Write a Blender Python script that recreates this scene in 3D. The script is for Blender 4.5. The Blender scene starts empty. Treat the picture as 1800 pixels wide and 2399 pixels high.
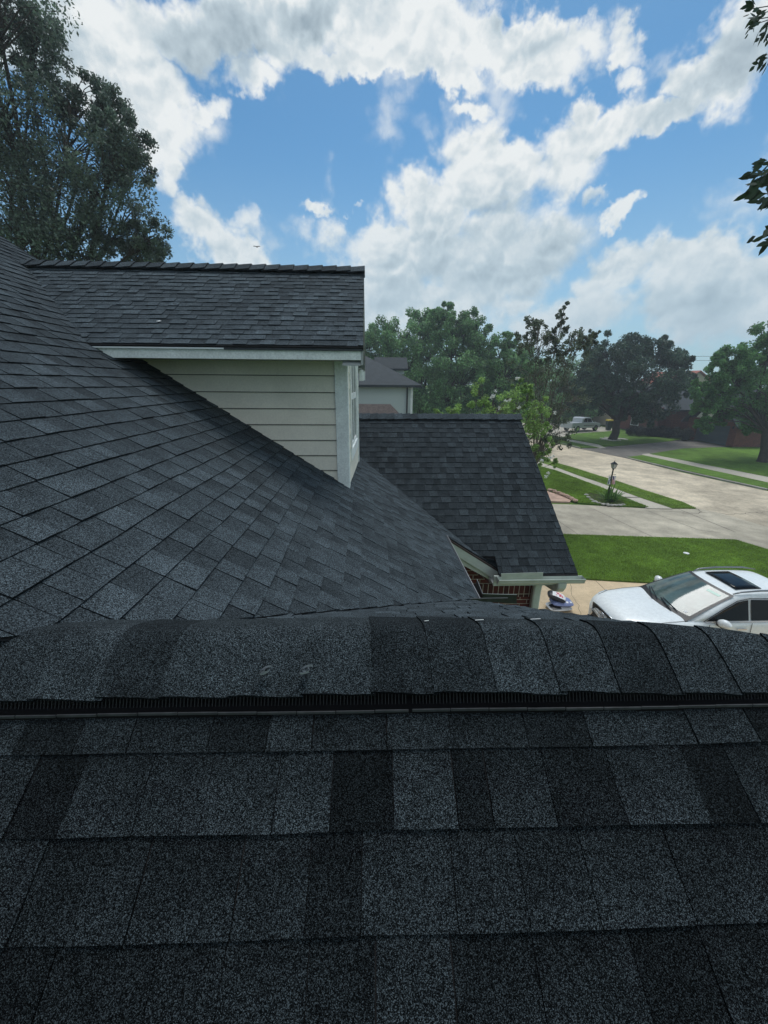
import bpy, bmesh, math, random
import numpy as np
from mathutils import Vector, Matrix
SC = bpy.context.scene
COL = SC.collection
# ------------------------------------------------------------------ camera (origin = the phone; ground at z = GZ)
F = 920.0; GZ = -6.1
YAW, PITCH, ROLL = math.radians(-2.4), math.radians(90-18.2), math.radians(.45)
RM = Matrix.Rotation(YAW, 3, 'Z') @ Matrix.Rotation(PITCH, 3, 'X') @ Matrix.Rotation(ROLL, 3, 'Z')
cam = bpy.data.objects.new('camera', bpy.data.cameras.new('camera')); COL.objects.link(cam)
cam.matrix_world = RM.to_4x4()
cam.data.sensor_fit = 'VERTICAL'; cam.data.sensor_height = 24.0
cam.data.lens = 24.0*F/2399.0; cam.data.clip_start = .02; cam.data.clip_end = 3000
SC.camera = cam
SC.view_settings.view_transform = 'Standard'; SC.view_settings.look = 'None'
SC.view_settings.exposure = -.1; SC.view_settings.gamma = 1.0
SC.render.engine = 'CYCLES'
SC.cycles.max_bounces = 6; SC.cycles.transparent_max_bounces = 8
SC.cycles.caustics_reflective = False; SC.cycles.caustics_refractive = False

def ray(x, y): return RM @ Vector(((x-900)/F, -(y-1199.5)/F, -1))
def plane_pt(x, y, n, d):
    r = ray(x, y); return r*(d/Vector(n).dot(r))
def atY(x, y, Y): return plane_pt(x, y, (0,1,0), Y)
def gnd(x, y, h=0): return plane_pt(x, y, (0,0,1), GZ+h)
def azel(x, y):
    r = ray(x, y).normalized(); return math.atan2(r.x, r.y), math.asin(r.z)

# ------------------------------------------------------------------ sky and sun
SUN_AZ, SUN_EL = math.radians(20), math.radians(66)
world = bpy.data.worlds.new('World'); SC.world = world; world.use_nodes = True
wt = world.node_tree; wt.nodes.clear()
def wn(t, **k):
    n = wt.nodes.new(t)
    for a, b in k.items(): setattr(n, a, b)
    return n
def wl(a, b): wt.links.new(a, b)
def wmath(op, a, b=None, c=None, clamp=False):
    n = wn('ShaderNodeMath', operation=op); n.use_clamp = clamp
    for i, v in enumerate((a, b, c)):
        if v is None: continue
        if hasattr(v, 'links'): wl(v, n.inputs[i])
        else: n.inputs[i].default_value = v
    return n.outputs[0]
def wmap(v, a, b, c, d, smooth=True):
    n = wn('ShaderNodeMapRange'); n.interpolation_type = 'SMOOTHSTEP' if smooth else 'LINEAR'; n.clamp = True
    if hasattr(v, 'links'): wl(v, n.inputs[0])
    for i, q in enumerate((a, b, c, d)): n.inputs[i+1].default_value = q
    return n.outputs[0]
def wnoise(vec, scale, detail, rough=.55, dist=0):
    n = wn('ShaderNodeTexNoise'); n.inputs['Scale'].default_value = scale; n.inputs['Detail'].default_value = detail
    n.inputs['Roughness'].default_value = rough; n.inputs['Distortion'].default_value = dist
    wl(vec, n.inputs['Vector']); return n.outputs['Fac']
def wvor(vec, scale, detail=2.0, rough=.5, smooth=.4):
    n = wn('ShaderNodeTexVoronoi', feature='F1'); n.normalize = False
    n.inputs['Scale'].default_value = scale; n.inputs['Detail'].default_value = detail; n.inputs['Roughness'].default_value = rough
    wl(vec, n.inputs['Vector']); return n.outputs['Distance']
def wvadd(vec, off):
    n = wn('ShaderNodeVectorMath', operation='ADD'); wl(vec, n.inputs[0]); n.inputs[1].default_value = off; return n.outputs[0]
tc = wn('ShaderNodeTexCoord'); D = tc.outputs['Generated']
sep = wn('ShaderNodeSeparateXYZ'); wl(D, sep.inputs[0])
n_a = wnoise(D, 5.0, 5, .6); n_b = wnoise(wvadd(D, (7.3, 2.1, 4.4)), 5.0, 5, .6)
f_a = wnoise(wvadd(D, (1.3, 9.1, 2.4)), 22.0, 5, .6); f_b = wnoise(wvadd(D, (3.3, 5.1, 8.4)), 22.0, 5, .6)
AZ = wmath('ARCTAN2', sep.outputs[0], sep.outputs[1]); EL = wmath('ARCSINE', sep.outputs[2])
AZ = wmath('ADD', AZ, wmath('ADD', wmath('MULTIPLY_ADD', n_a, .16, -.08), wmath('MULTIPLY_ADD', f_a, .07, -.035)))
EL = wmath('ADD', EL, wmath('ADD', wmath('MULTIPLY_ADD', n_b, .16, -.08), wmath('MULTIPLY_ADD', f_b, .07, -.035)))
cmb = wn('ShaderNodeCombineXYZ'); wl(AZ, cmb.inputs[0]); wl(EL, cmb.inputs[1]); AE = cmb.outputs[0]
def blobs(lst):
    """lst of (x, y, rx, ry, angle_deg, weight) in photograph pixels, turned into azimuth / elevation of the sky"""
    out = None
    for (x, y, rx, ry, a, w) in lst:
        a = math.radians(a)
        c = azel(x, y); p = azel(x+math.cos(a)*rx, y-math.sin(a)*rx); q = azel(x-math.sin(a)*ry, y-math.cos(a)*ry)
        r1 = math.hypot(p[0]-c[0], p[1]-c[1]); r2 = math.hypot(q[0]-c[0], q[1]-c[1]); an = math.atan2(p[1]-c[1], p[0]-c[0])
        m = wn('ShaderNodeMapping', vector_type='TEXTURE'); wl(AE, m.inputs[0])
        m.inputs['Location'].default_value = (c[0], c[1], 0); m.inputs['Rotation'].default_value = (0, 0, an)
        m.inputs['Scale'].default_value = (r1, r2, 1)
        L = wn('ShaderNodeVectorMath', operation='LENGTH'); wl(m.outputs[0], L.inputs[0])
        v = wmap(L.outputs['Value'], .25, 1.35, w, 0)
        out = v if out is None else wmath('MAXIMUM', out, v)
    return out
cover = blobs([
    (120,60,330,150,-10,1.0),(560,80,330,120,10,1.0),(930,50,330,110,0,1.0),(1230,60,240,75,0,.9),(330,230,200,110,-20,.95),
    (560,180,100,60,0,.8),(470,270,90,50,30,.7),(360,330,70,110,0,.85),(390,430,60,60,-30,.8),(450,540,120,60,-35,.9),(560,610,120,60,-30,.85),
    (870,150,240,50,0,.85),(1080,150,90,45,-10,.85),(1130,240,60,25,-10,.5),(1290,120,100,60,0,.7),(1480,60,90,60,-40,.75),(1500,150,50,40,-60,.6),
    (1180,390,130,100,0,1.0),(1110,440,110,80,20,1.0),(1320,330,150,90,30,1.0),(1270,400,150,100,20,1.0),(1420,290,110,60,15,1.0),(1390,220,50,60,0,.9),
    (1560,270,150,45,0,.85),(1700,200,120,110,30,.95),(1740,80,110,130,0,.95),(1640,190,70,60,20,.8),
    (1010,480,120,90,10,.95),(900,560,150,70,0,.85),(980,600,230,130,0,.9),(1200,560,220,150,0,.9),(1010,700,260,90,0,.85),(1130,640,220,120,0,.85),
    (1440,510,60,30,30,.85),(1380,470,40,30,0,.6),(1560,640,180,70,0,1.0),(1450,650,150,90,0,.95),(1690,640,120,80,0,.95),(1620,720,300,120,0,.95),(1350,740,200,80,0,.75),
    (1800,660,90,70,0,.9),(750,490,50,18,5,.55),(835,475,30,14,0,.5),(560,535,60,30,-20,.5),(880,720,120,70,0,.8),
    (-600,300,500,300,0,.9),(2500,300,400,250,0,.8),(900,-500,1000,350,0,.9)])
# elsewhere in the sky: loose cumulus
far = wmap(wmath('ABSOLUTE', AZ), .95, 1.25, 0, 1)
gen = wmath('MULTIPLY', wmap(wnoise(D, 2.2, 3), .42, .62, 0, .95), far)
cover = wmath('MAXIMUM', cover, gen)
wc = wn('ShaderNodeTexNoise'); wc.inputs['Scale'].default_value = 7; wc.inputs['Detail'].default_value = 4; wl(D, wc.inputs['Vector'])
wsc = wn('ShaderNodeVectorMath', operation='SCALE'); wl(wc.outputs['Color'], wsc.inputs[0]); wsc.inputs['Scale'].default_value = .16
def field(v):
    vv = wn('ShaderNodeVectorMath', operation='ADD'); wl(v, vv.inputs[0]); wl(wsc.outputs[0], vv.inputs[1]); vv = vv.outputs[0]
    big = wnoise(v, 5.0, 8, .62); puff = wvor(vv, 10.0, 2.0, .5)
    return wmath('ADD', wmath('MULTIPLY_ADD', big, 1.5, -.75), wmath('MULTIPLY_ADD', puff, -.55, .59))
fd = field(D); dens = wmath('ADD', cover, fd)
alpha = wmap(dens, .22, .80, 0, 1)
# relief: light from above
rel = wmath('MULTIPLY', wmath('SUBTRACT', fd, field(wvadd(D, (-.004, -.003, .014)))), 1.5)
grey = blobs([(480,110,190,110,0,.75),(130,150,170,150,0,.45),(740,40,120,60,0,.7),(1180,40,120,40,0,.4),(1720,170,110,120,0,.85),(1150,570,260,110,0,.75),(1050,650,300,100,0,.7),(1350,520,60,60,0,.5),(1600,780,350,90,0,.75),(900,-300,900,200,0,.35)])
core = wmath('SUBTRACT', wmath('MULTIPLY', wmap(dens, .5, 1.5, 0, 1), .22), rel)
shade = wmath('ADD', wmath('ADD', core, wmath('MULTIPLY', grey, .55)), wmath('MULTIPLY_ADD', wnoise(wvadd(D, (4, 4, 4)), 6, 6), .85, -.38), None, True)
cr = wn('ShaderNodeValToRGB'); wl(shade, cr.inputs[0])
cr.color_ramp.elements[0].position = .05; cr.color_ramp.elements[0].color = (.95, .99, 1.0, 1)
cr.color_ramp.elements[1].position = .95; cr.color_ramp.elements[1].color = (.33, .43, .51, 1)
e = cr.color_ramp.elements.new(.45); e.color = (.60, .71, .78, 1)
sky = wn('ShaderNodeTexSky'); sky.sky_type = 'NISHITA'; sky.sun_disc = False
sky.sun_elevation = SUN_EL; sky.sun_rotation = SUN_AZ; sky.altitude = 0; sky.air_density = 1.0; sky.dust_density = .6; sky.ozone_density = 5.0
bgs = wn('ShaderNodeBackground'); tint = wn('ShaderNodeMix', data_type='RGBA', blend_type='MULTIPLY'); tint.inputs[0].default_value = 1; tint.inputs[7].default_value = (.67, 1.03, 1.06, 1); wl(sky.outputs[0], tint.inputs[6]); wl(tint.outputs[2], bgs.inputs[0]); bgs.inputs[1].default_value = .115
bgc = wn('ShaderNodeBackground'); wl(cr.outputs[0], bgc.inputs[0]); bgc.inputs[1].default_value = .95
mx = wn('ShaderNodeMixShader'); wl(alpha, mx.inputs[0]); wl(bgs.outputs[0], mx.inputs[1]); wl(bgc.outputs[0], mx.inputs[2])
bgh = wn('ShaderNodeBackground'); bgh.inputs[0].default_value = (.47, .63, .74, 1); bgh.inputs[1].default_value = 1.0     # pale haze low over the horizon
mh = wn('ShaderNodeMixShader'); wl(wmap(sep.outputs[2], -.02, .45, .72, 0), mh.inputs[0]); wl(mx.outputs[0], mh.inputs[1]); wl(bgh.outputs[0], mh.inputs[2]); mx = mh
wo = wn('ShaderNodeOutputWorld'); wl(mx.outputs[0], wo.inputs[0])
world.cycles.sampling_method = 'MANUAL'; world.cycles.sample_map_resolution = 512

sl = bpy.data.lights.new('sun', 'SUN'); sl.energy = 2.3; sl.angle = math.radians(28); sl.color = (1, .985, .955)
so = bpy.data.objects.new('sun', sl); COL.objects.link(so)
sd = Vector((math.sin(SUN_AZ)*math.cos(SUN_EL), math.cos(SUN_AZ)*math.cos(SUN_EL), math.sin(SUN_EL)))
so.rotation_euler = sd.to_track_quat('Z', 'Y').to_euler()

# ------------------------------------------------------------------ materials
def mat(name, col, rough=.8, noise=None, bump=None, spec=.5, metal=0, tone=False, transl=None, speck=None, coat=0, stops=None, coord='Object'):
    """noise=(scale, amount, detail) value mottling; bump=(scale, strength, dist); tone: multiply by the mesh attribute 'tone'"""
    m = bpy.data.materials.new(name); m.use_nodes = True; t = m.node_tree; N = t.nodes; L = t.links
    b = N['Principled BSDF']; b.inputs['Roughness'].default_value = rough; b.inputs['Metallic'].default_value = metal
    b.inputs['Specular IOR Level'].default_value = spec; b.inputs['Coat Weight'].default_value = coat
    co = N.new('ShaderNodeTexCoord').outputs[coord]
    rgb = N.new('ShaderNodeRGB'); rgb.outputs[0].default_value = (*col, 1); cur = rgb.outputs[0]
    def mul(a, bsock):
        x = N.new('ShaderNodeMix'); x.data_type = 'RGBA'; x.blend_type = 'MULTIPLY'; x.inputs[0].default_value = 1
        L.new(a, x.inputs[6]); L.new(bsock, x.inputs[7]); return x.outputs[2]
    def mapr(v, lo, hi, a=.0, c=1.):
        r = N.new('ShaderNodeMapRange'); L.new(v, r.inputs[0])
        for i, q in enumerate((a, c, lo, hi)): r.inputs[i+1].default_value = q
        return r.outputs[0]
    def ntex(s, d=4, rough=.6):
        n = N.new('ShaderNodeTexNoise'); n.inputs['Scale'].default_value = s; n.inputs['Detail'].default_value = d
        n.inputs['Roughness'].default_value = rough; L.new(co, n.inputs['Vector']); return n.outputs['Fac']
    for nz in ([noise] if noise and not isinstance(noise[0], tuple) else (noise or [])):
        cur = mul(cur, mapr(ntex(nz[0], nz[2] if len(nz) > 2 else 4), 1-nz[1], 1+nz[1], .3, .7))
    if tone:
        a = N.new('ShaderNodeAttribute'); a.attribute_name = 'tone'; cur = mul(cur, a.outputs['Color'])
    if speck:   # (scale, low, high): every granule its own value
        v = N.new('ShaderNodeTexVoronoi'); v.inputs['Scale'].default_value = speck[0]; L.new(co, v.inputs['Vector'])
        s = N.new('ShaderNodeSeparateColor'); L.new(v.outputs['Color'], s.inputs[0])
        p = N.new('ShaderNodeMath'); p.operation = 'POWER'; L.new(s.outputs[0], p.inputs[0]); p.inputs[1].default_value = speck[3] if len(speck) > 3 else 2.2
        cur = mul(cur, mapr(p.outputs[0], speck[1], speck[2]))
        if bump is None:
            bn = N.new('ShaderNodeBump'); bn.inputs['Strength'].default_value = .6; bn.inputs['Distance'].default_value = .0012
            L.new(s.outputs[1], bn.inputs['Height']); L.new(bn.outputs[0], b.inputs['Normal'])
    L.new(cur, b.inputs['Base Color'])
    if bump:
        bn = N.new('ShaderNodeBump'); bn.inputs['Strength'].default_value = bump[1]; bn.inputs['Distance'].default_value = bump[2]
        L.new(ntex(bump[0], 4), bn.inputs['Height']); L.new(bn.outputs[0], b.inputs['Normal'])
    if transl:
        tr = N.new('ShaderNodeBsdfTranslucent'); tm = N.new('ShaderNodeMixShader'); tm.inputs[0].default_value = transl
        L.new(cur, tr.inputs[0]); L.new(b.outputs[0], tm.inputs[1]); L.new(tr.outputs[0], tm.inputs[2])
        L.new(tm.outputs[0], N['Material Output'].inputs[0])
    return m

def brick_mat(name, c1, c2, mortar, vertical=False, bw=.203, bh=.067):
    m = bpy.data.materials.new(name); m.use_nodes = True; t = m.node_tree; N = t.nodes; L = t.links
    b = N['Principled BSDF']; b.inputs['Roughness'].default_value = .9
    co = N.new('ShaderNodeTexCoord').outputs['Object']; s = N.new('ShaderNodeSeparateXYZ'); L.new(co, s.inputs[0])
    ad = N.new('ShaderNodeMath'); L.new(s.outputs[0], ad.inputs[0]); L.new(s.outputs[1], ad.inputs[1])
    c = N.new('ShaderNodeCombineXYZ')
    L.new(ad.outputs[0], c.inputs[1 if vertical else 0]); L.new(s.outputs[2], c.inputs[0 if vertical else 1])
    br = N.new('ShaderNodeTexBrick'); L.new(c.outputs[0], br.inputs['Vector'])
    br.inputs['Scale'].default_value = 1; br.inputs['Mortar Size'].default_value = .0055; br.inputs['Mortar Smooth'].default_value = .2
    br.inputs['Brick Width'].default_value = bw; br.inputs['Row Height'].default_value = bh
    if vertical: br.offset = 0
    br.inputs['Color1'].default_value = (*c1, 1); br.inputs['Color2'].default_value = (*c2, 1); br.inputs['Mortar'].default_value = (*mortar, 1)
    nz = N.new('ShaderNodeTexNoise'); nz.inputs['Scale'].default_value = 30; L.new(co, nz.inputs['Vector'])
    mr = N.new('ShaderNodeMapRange'); L.new(nz.outputs['Fac'], mr.inputs[0]); mr.inputs[3].default_value = .6; mr.inputs[4].default_value = 1.4
    x = N.new('ShaderNodeMix'); x.data_type = 'RGBA'; x.blend_type = 'MULTIPLY'; x.inputs[0].default_value = 1
    L.new(br.outputs['Color'], x.inputs[6]); L.new(mr.outputs[0], x.inputs[7]); L.new(x.outputs[2], b.inputs['Base Color'])
    bp = N.new('ShaderNodeBump'); bp.inputs['Strength'].default_value = .5; bp.inputs['Distance'].default_value = .006; bp.invert = True
    L.new(br.outputs['Fac'], bp.inputs['Height']); L.new(bp.outputs[0], b.inputs['Normal'])
    return m

M = {}
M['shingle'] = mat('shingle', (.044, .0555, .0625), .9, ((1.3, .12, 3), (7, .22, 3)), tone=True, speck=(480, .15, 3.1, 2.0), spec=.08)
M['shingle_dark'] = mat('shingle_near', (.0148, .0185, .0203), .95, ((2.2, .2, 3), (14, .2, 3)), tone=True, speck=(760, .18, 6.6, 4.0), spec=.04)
M['felt'] = mat('felt', (.012, .012, .013), .9)
M['plastic'] = mat('black_plastic', (.003, .003, .0035), .7, spec=.1)
M['lip'] = mat('vent_lip', (.05, .053, .056), .5, (40, .3), spec=.3)
M['siding'] = mat('siding', (.78, .74, .63), .75, ((3, .06), (60, .06)), bump=(90, .15, .002))
M['siding_gap_shade'] = mat('siding_gap_shade', (.06, .06, .055), .9)
M['trim'] = mat('white_trim', (.82, .85, .82), .6, ((5, .12, 5), (35, .10, 4)))
M['trim_dirty'] = mat('weathered_trim', (.76, .80, .77), .75, ((7, .12, 6), (60, .12, 4)), spec=.2)
M['paint_green'] = mat('grey_green_paint', (.52, .57, .52), .55, ((6, .12, 4),))
M['soffit'] = mat('soffit', (.36, .38, .37), .8)
M['glass'] = mat('window_glass', (.02, .025, .03), .05, spec=.9)
M['metal_dark'] = mat('dark_metal', (.035, .038, .042), .42, (20, .3), metal=.3)
M['metal_edge'] = mat('bright_edge', (.5, .5, .5), .35, metal=.6)
M['brick'] = brick_mat('brick', (.15, .028, .022), (.075, .016, .014), (.40, .36, .31))
M['soldier'] = brick_mat('soldier_brick', (.13, .025, .02), (.05, .013, .012), (.40, .36, .31), True, bw=.203, bh=.075)
M['brick_far'] = brick_mat('far_brick', (.20, .060, .040), (.11, .035, .026), (.22, .15, .12))
M['lawn'] = mat('lawn', (.10, .18, .028), .95, ((.25, .3, 5), (1.6, .25, 5), (12, .25, 4), (40, .35, 3)), bump=(60, .8, .03), spec=.15)
M['grass'] = mat('grass_blades', (.23, .34, .05), .7, ((.5, .32, 5), (2.6, .25, 4)), tone=True, transl=.3, spec=.2)
M['drygrass'] = mat('patchy_lawn', (.12, .19, .035), .95, ((.8, .4, 4), (30, .35, 3)), bump=(60, .8, .03), spec=.15)
M['conc_street'] = mat('street_concrete', (.52, .44, .32), .9, ((.18, .28, 6), (.9, .3, 6), (9, .18, 5)), bump=(50, .3, .005))
M['conc_drive'] = mat('driveway_concrete', (.40, .355, .27), .9, ((.25, .35, 6), (1.4, .22, 6), (14, .12, 5)), bump=(50, .3, .005))
M['conc_tan'] = mat('tan_concrete', (.60, .46, .29), .9, ((.6, .12, 5), (4, .10, 6), (45, .16, 4)), bump=(70, .4, .004))
M['conc_walk'] = mat('sidewalk_concrete', (.44, .40, .32), .9, ((.6, .15, 5), (8, .14, 5)))
M['conc_dark'] = mat('dark_driveway', (.155, .14, .12), .9, ((.4, .4, 6), (3, .2, 6)))
M['kerb'] = mat('kerb_concrete', (.30, .28, .24), .9, ((2, .25, 5),))
M['joint'] = mat('joint', (.07, .06, .05), .95)
M['soil'] = mat('soil', (.035, .028, .02), 1, ((20, .4),))
M['stone'] = mat('stone', (.42, .40, .35), .9, ((6, .3, 5),), bump=(20, .5, .01))
M['flag'] = mat('flagstone', (.45, .30, .22), .9, ((3, .3, 5),), bump=(20, .4, .01))
M['bark'] = mat('bark', (.055, .045, .036), .95, ((6, .3),), bump=(25, 1, .03))
M['twig'] = mat('pale_bark', (.12, .10, .08), .9, ((6, .3),))
def leafmat(n, c, tr=.25, spec=.3): return mat(n, c, .55, tone=True, transl=tr, spec=spec)
M['oak'] = leafmat('oak_leaf', (.11, .15, .115), .3)
M['oak_far'] = leafmat('far_oak_leaf', (.155, .28, .115), .3)
M['magnolia'] = leafmat('magnolia_leaf', (.05, .095, .052), .2, .4)
M['green'] = leafmat('green_leaf', (.12, .25, .085), .4)
M['myrtle'] = leafmat('myrtle_leaf', (.24, .37, .11), .4)
M['pear'] = leafmat('pear_leaf', (.12, .145, .095), .3)
M['near_leaf'] = leafmat('near_leaf', (.022, .045, .018), .15)
M['hedge'] = leafmat('hedge_leaf', (.035, .042, .03), .1)
M['sago'] = leafmat('palm_leaf', (.10, .21, .035), .25)
M['blossom'] = mat('blossom', (.8, .8, .76), .8)
M['carpaint'] = mat('white_car_paint', (.80, .83, .81), .32, ((1.2, .05, 4), (14, .08, 6)), coat=.4)
M['carglass'] = mat('car_glass', (.075, .115, .105), .07, ((3, .4, 4),), spec=.6)
M['darkglass'] = mat('tinted_glass', (.003, .004, .004), .03, spec=.2)
M['tint'] = mat('tint_band', (.03, .26, .19), .15)
M['chrome'] = mat('chrome', (.65, .66, .68), .15, metal=1)
M['silverplastic'] = mat('rail', (.22, .23, .24), .35, metal=.6)
M['black'] = mat('black', (.006, .006, .007), .45)
M['rubber'] = mat('rubber', (.015, .015, .015), .9)
M['lampglass'] = mat('headlamp', (.45, .5, .52), .12, coat=1)
M['silver'] = mat('silver_paint', (.50, .52, .53), .3, coat=.5)
M['white'] = mat('white_thing', (.75, .75, .73), .6)
M['red'] = mat('red_print', (.62, .10, .12), .4)
M['blue'] = mat('blue_print', (.20, .24, .42), .4)
M['navy'] = mat('navy', (.03, .04, .16), .7)
M['yellow'] = mat('yellow', (.65, .48, .04), .5)
M['binmat'] = mat('dark_green_plastic', (.012, .03, .022), .5)
M['slate'] = mat('slate_door', (.075, .10, .11), .6, ((2, .1),))
M['roof_far'] = mat('far_roof', (.036, .044, .048), .9, ((3, .2, 4), (25, .25, 3)))
M['roof_brown'] = mat('brown_roof', (.085, .066, .058), .9, ((6, .25, 4), (25, .5, 3)))
M['beige'] = mat('beige_paint', (.50, .43, .33), .8)
M['terracotta'] = mat('red_trim', (.34, .09, .05), .8)
M['pole'] = mat('galvanised', (.30, .34, .36), .5, metal=.3)
M['scrap'] = mat('scrap_film', (.5, .52, .55), .2, spec=1.0)

# ------------------------------------------------------------------ mesh building
class MB:
    def __init__(s): s.v = []; s.f = []; s.t = []; s.mi = []; s.m = 0
    def face(s, idx, tone=None):
        s.f.append(tuple(idx)); s.t.append(tone if tone is not None else 1.0); s.mi.append(s.m)
    def poly(s, pts, tone=None):
        b = len(s.v); s.v += [tuple(p) for p in pts]; s.face(range(b, b+len(pts)), tone)
    def hexa(s, p, tone=None):
        """p: 8 points, bottom ring 0-3, top ring 4-7"""
        b = len(s.v); s.v += [tuple(q) for q in p]
        for q in ((3,2,1,0),(4,5,6,7),(0,1,5,4),(1,2,6,5),(2,3,7,6),(3,0,4,7)): s.face([b+i for i in q], tone)
    def box(s, lo, hi, tone=None):
        x0,y0,z0 = lo; x1,y1,z1 = hi
        s.hexa([(x0,y0,z0),(x1,y0,z0),(x1,y1,z0),(x0,y1,z0),(x0,y0,z1),(x1,y0,z1),(x1,y1,z1),(x0,y1,z1)], tone)
    def obox(s, c, ax, ay, az, tone=None):
        c, ax, ay, az = Vector(c), Vector(ax), Vector(ay), Vector(az)
        s.hexa([c-ax-ay-az, c+ax-ay-az, c+ax+ay-az, c-ax+ay-az, c-ax-ay+az, c+ax-ay+az, c+ax+ay+az, c-ax+ay+az], tone)
    def prism(s, pts, off, tone=None):
        """closed prism of a polygon swept by the vector off"""
        n = len(pts); b = len(s.v); off = Vector(off)
        s.v += [tuple(p) for p in pts] + [tuple(Vector(p)+off) for p in pts]
        s.face(list(range(b+n-1, b-1, -1)), tone); s.face(range(b+n, b+2*n), tone)
        for i in range(n):
            j = (i+1) % n; s.face((b+i, b+j, b+n+j, b+n+i), tone)
    def tube(s, pts, rad, n=6, caps=True, tone=None):
        pts = [Vector(p) for p in pts]; k = len(pts)
        if not hasattr(rad, '__len__'): rad = [rad]*k
        b = len(s.v); up = None
        for i, p in enumerate(pts):
            d = (pts[min(i+1, k-1)]-pts[max(i-1, 0)])
            if d.length < 1e-9: d = Vector((0,0,1))
            d.normalize()
            if up is None: up = d.orthogonal().normalized()
            else:
                up = up-d*up.dot(d)
                up = up.normalized() if up.length > 1e-6 else d.orthogonal().normalized()
            w = d.cross(up)
            for j in range(n):
                a = 2*math.pi*j/n; s.v.append(tuple(p+(up*math.cos(a)+w*math.sin(a))*rad[i]))
        for i in range(k-1):
            for j in range(n):
                j2 = (j+1) % n; s.face((b+i*n+j, b+i*n+j2, b+(i+1)*n+j2, b+(i+1)*n+j), tone)
        if caps:
            s.face([b+j for j in range(n-1, -1, -1)], tone); s.face([b+(k-1)*n+j for j in range(n)], tone)
    def grid(s, rows, closed=False, tone=None):
        """rows: list of equal-length point lists"""
        b = len(s.v); m = len(rows[0])
        for r in rows: s.v += [tuple(p) for p in r]
        for i in range(len(rows)-1):
            for j in range(m if closed else m-1):
                j2 = (j+1) % m; s.face((b+i*m+j, b+i*m+j2, b+(i+1)*m+j2, b+(i+1)*m+j), tone)
    def build(s, name, mats, parent=None, smooth=False, bevel=0, tones=False):
        me = bpy.data.meshes.new(name); off = wloc(parent)
        v = np.array(s.v, dtype=np.float64).reshape(-1, 3)-np.array(off)
        me.from_pydata(v.tolist(), [], s.f)
        mats = mats if isinstance(mats, (list, tuple)) else [mats]
        for m_ in mats: me.materials.append(m_)
        if len(mats) > 1: me.polygons.foreach_set('material_index', s.mi)
        if tones:
            at = me.color_attributes.new('tone', 'FLOAT_COLOR', 'CORNER'); arr = []
            for f, t in zip(s.f, s.t):
                if hasattr(t, '__len__'): arr += [c for q in t for c in (q, q, q, 1)]
                else: arr += [t, t, t, 1]*len(f)
            at.data.foreach_set('color', arr)
        me.update()
        if smooth: me.polygons.foreach_set('use_smooth', [True]*len(me.polygons))
        o = bpy.data.objects.new(name, me); COL.objects.link(o)
        if parent: o.parent = parent
        if bevel:
            bv = o.modifiers.new('bevel', 'BEVEL'); bv.width = bevel; bv.segments = 2; bv.limit_method = 'ANGLE'
        return o
def wloc(o):
    v = Vector((0,0,0))
    while o is not None: v = v+o.location; o = o.parent
    return v
def thing(name, label, cat, loc=(0,0,0), group=None):
    o = bpy.data.objects.new(name, None); o.empty_display_size = .2; COL.objects.link(o); o.location = loc
    o['label'] = label; o['category'] = cat
    if group: o['group'] = group
    return o
def tag(o, label, cat, group=None, kind=None):
    o['label'] = label; o['category'] = cat
    if group: o['group'] = group
    if kind: o['kind'] = kind
    return o
def structure(o): o['kind'] = 'structure'; return o
def clip(o, planes):
    """cut the mesh of o by world-space planes (point, normal); what lies on the normal's side goes"""
    bm = bmesh.new(); bm.from_mesh(o.data); w = wloc(o)
    for p, n in planes:
        bmesh.ops.bisect_plane(bm, geom=bm.verts[:]+bm.edges[:]+bm.faces[:], plane_co=Vector(p)-w, plane_no=Vector(n), clear_outer=True)
    bm.to_mesh(o.data); bm.free()

def turn(o, deg, c):
    """swing the mesh of o about a vertical line through the world point c"""
    w = wloc(o); T_ = Matrix.Translation(Vector(c)-w) @ Matrix.Rotation(math.radians(deg), 4, 'Z') @ Matrix.Translation(w-Vector(c))
    o.data.transform(T_)
def notch(o, x0, y0):
    bm = bmesh.new(); bm.from_mesh(o.data); w = wloc(o)
    for p, n in (((x0, 0, 0), (1, 0, 0)), ((0, y0, 0), (0, 1, 0))):
        bmesh.ops.bisect_plane(bm, geom=bm.verts[:]+bm.edges[:]+bm.faces[:], plane_co=Vector(p)-w, plane_no=n)
    kill = [f for f in bm.faces if (f.calc_center_median()+w).x < x0 and (f.calc_center_median()+w).y < y0]
    bmesh.ops.delete(bm, geom=kill, context='FACES'); bm.to_mesh(o.data); bm.free()
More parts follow.
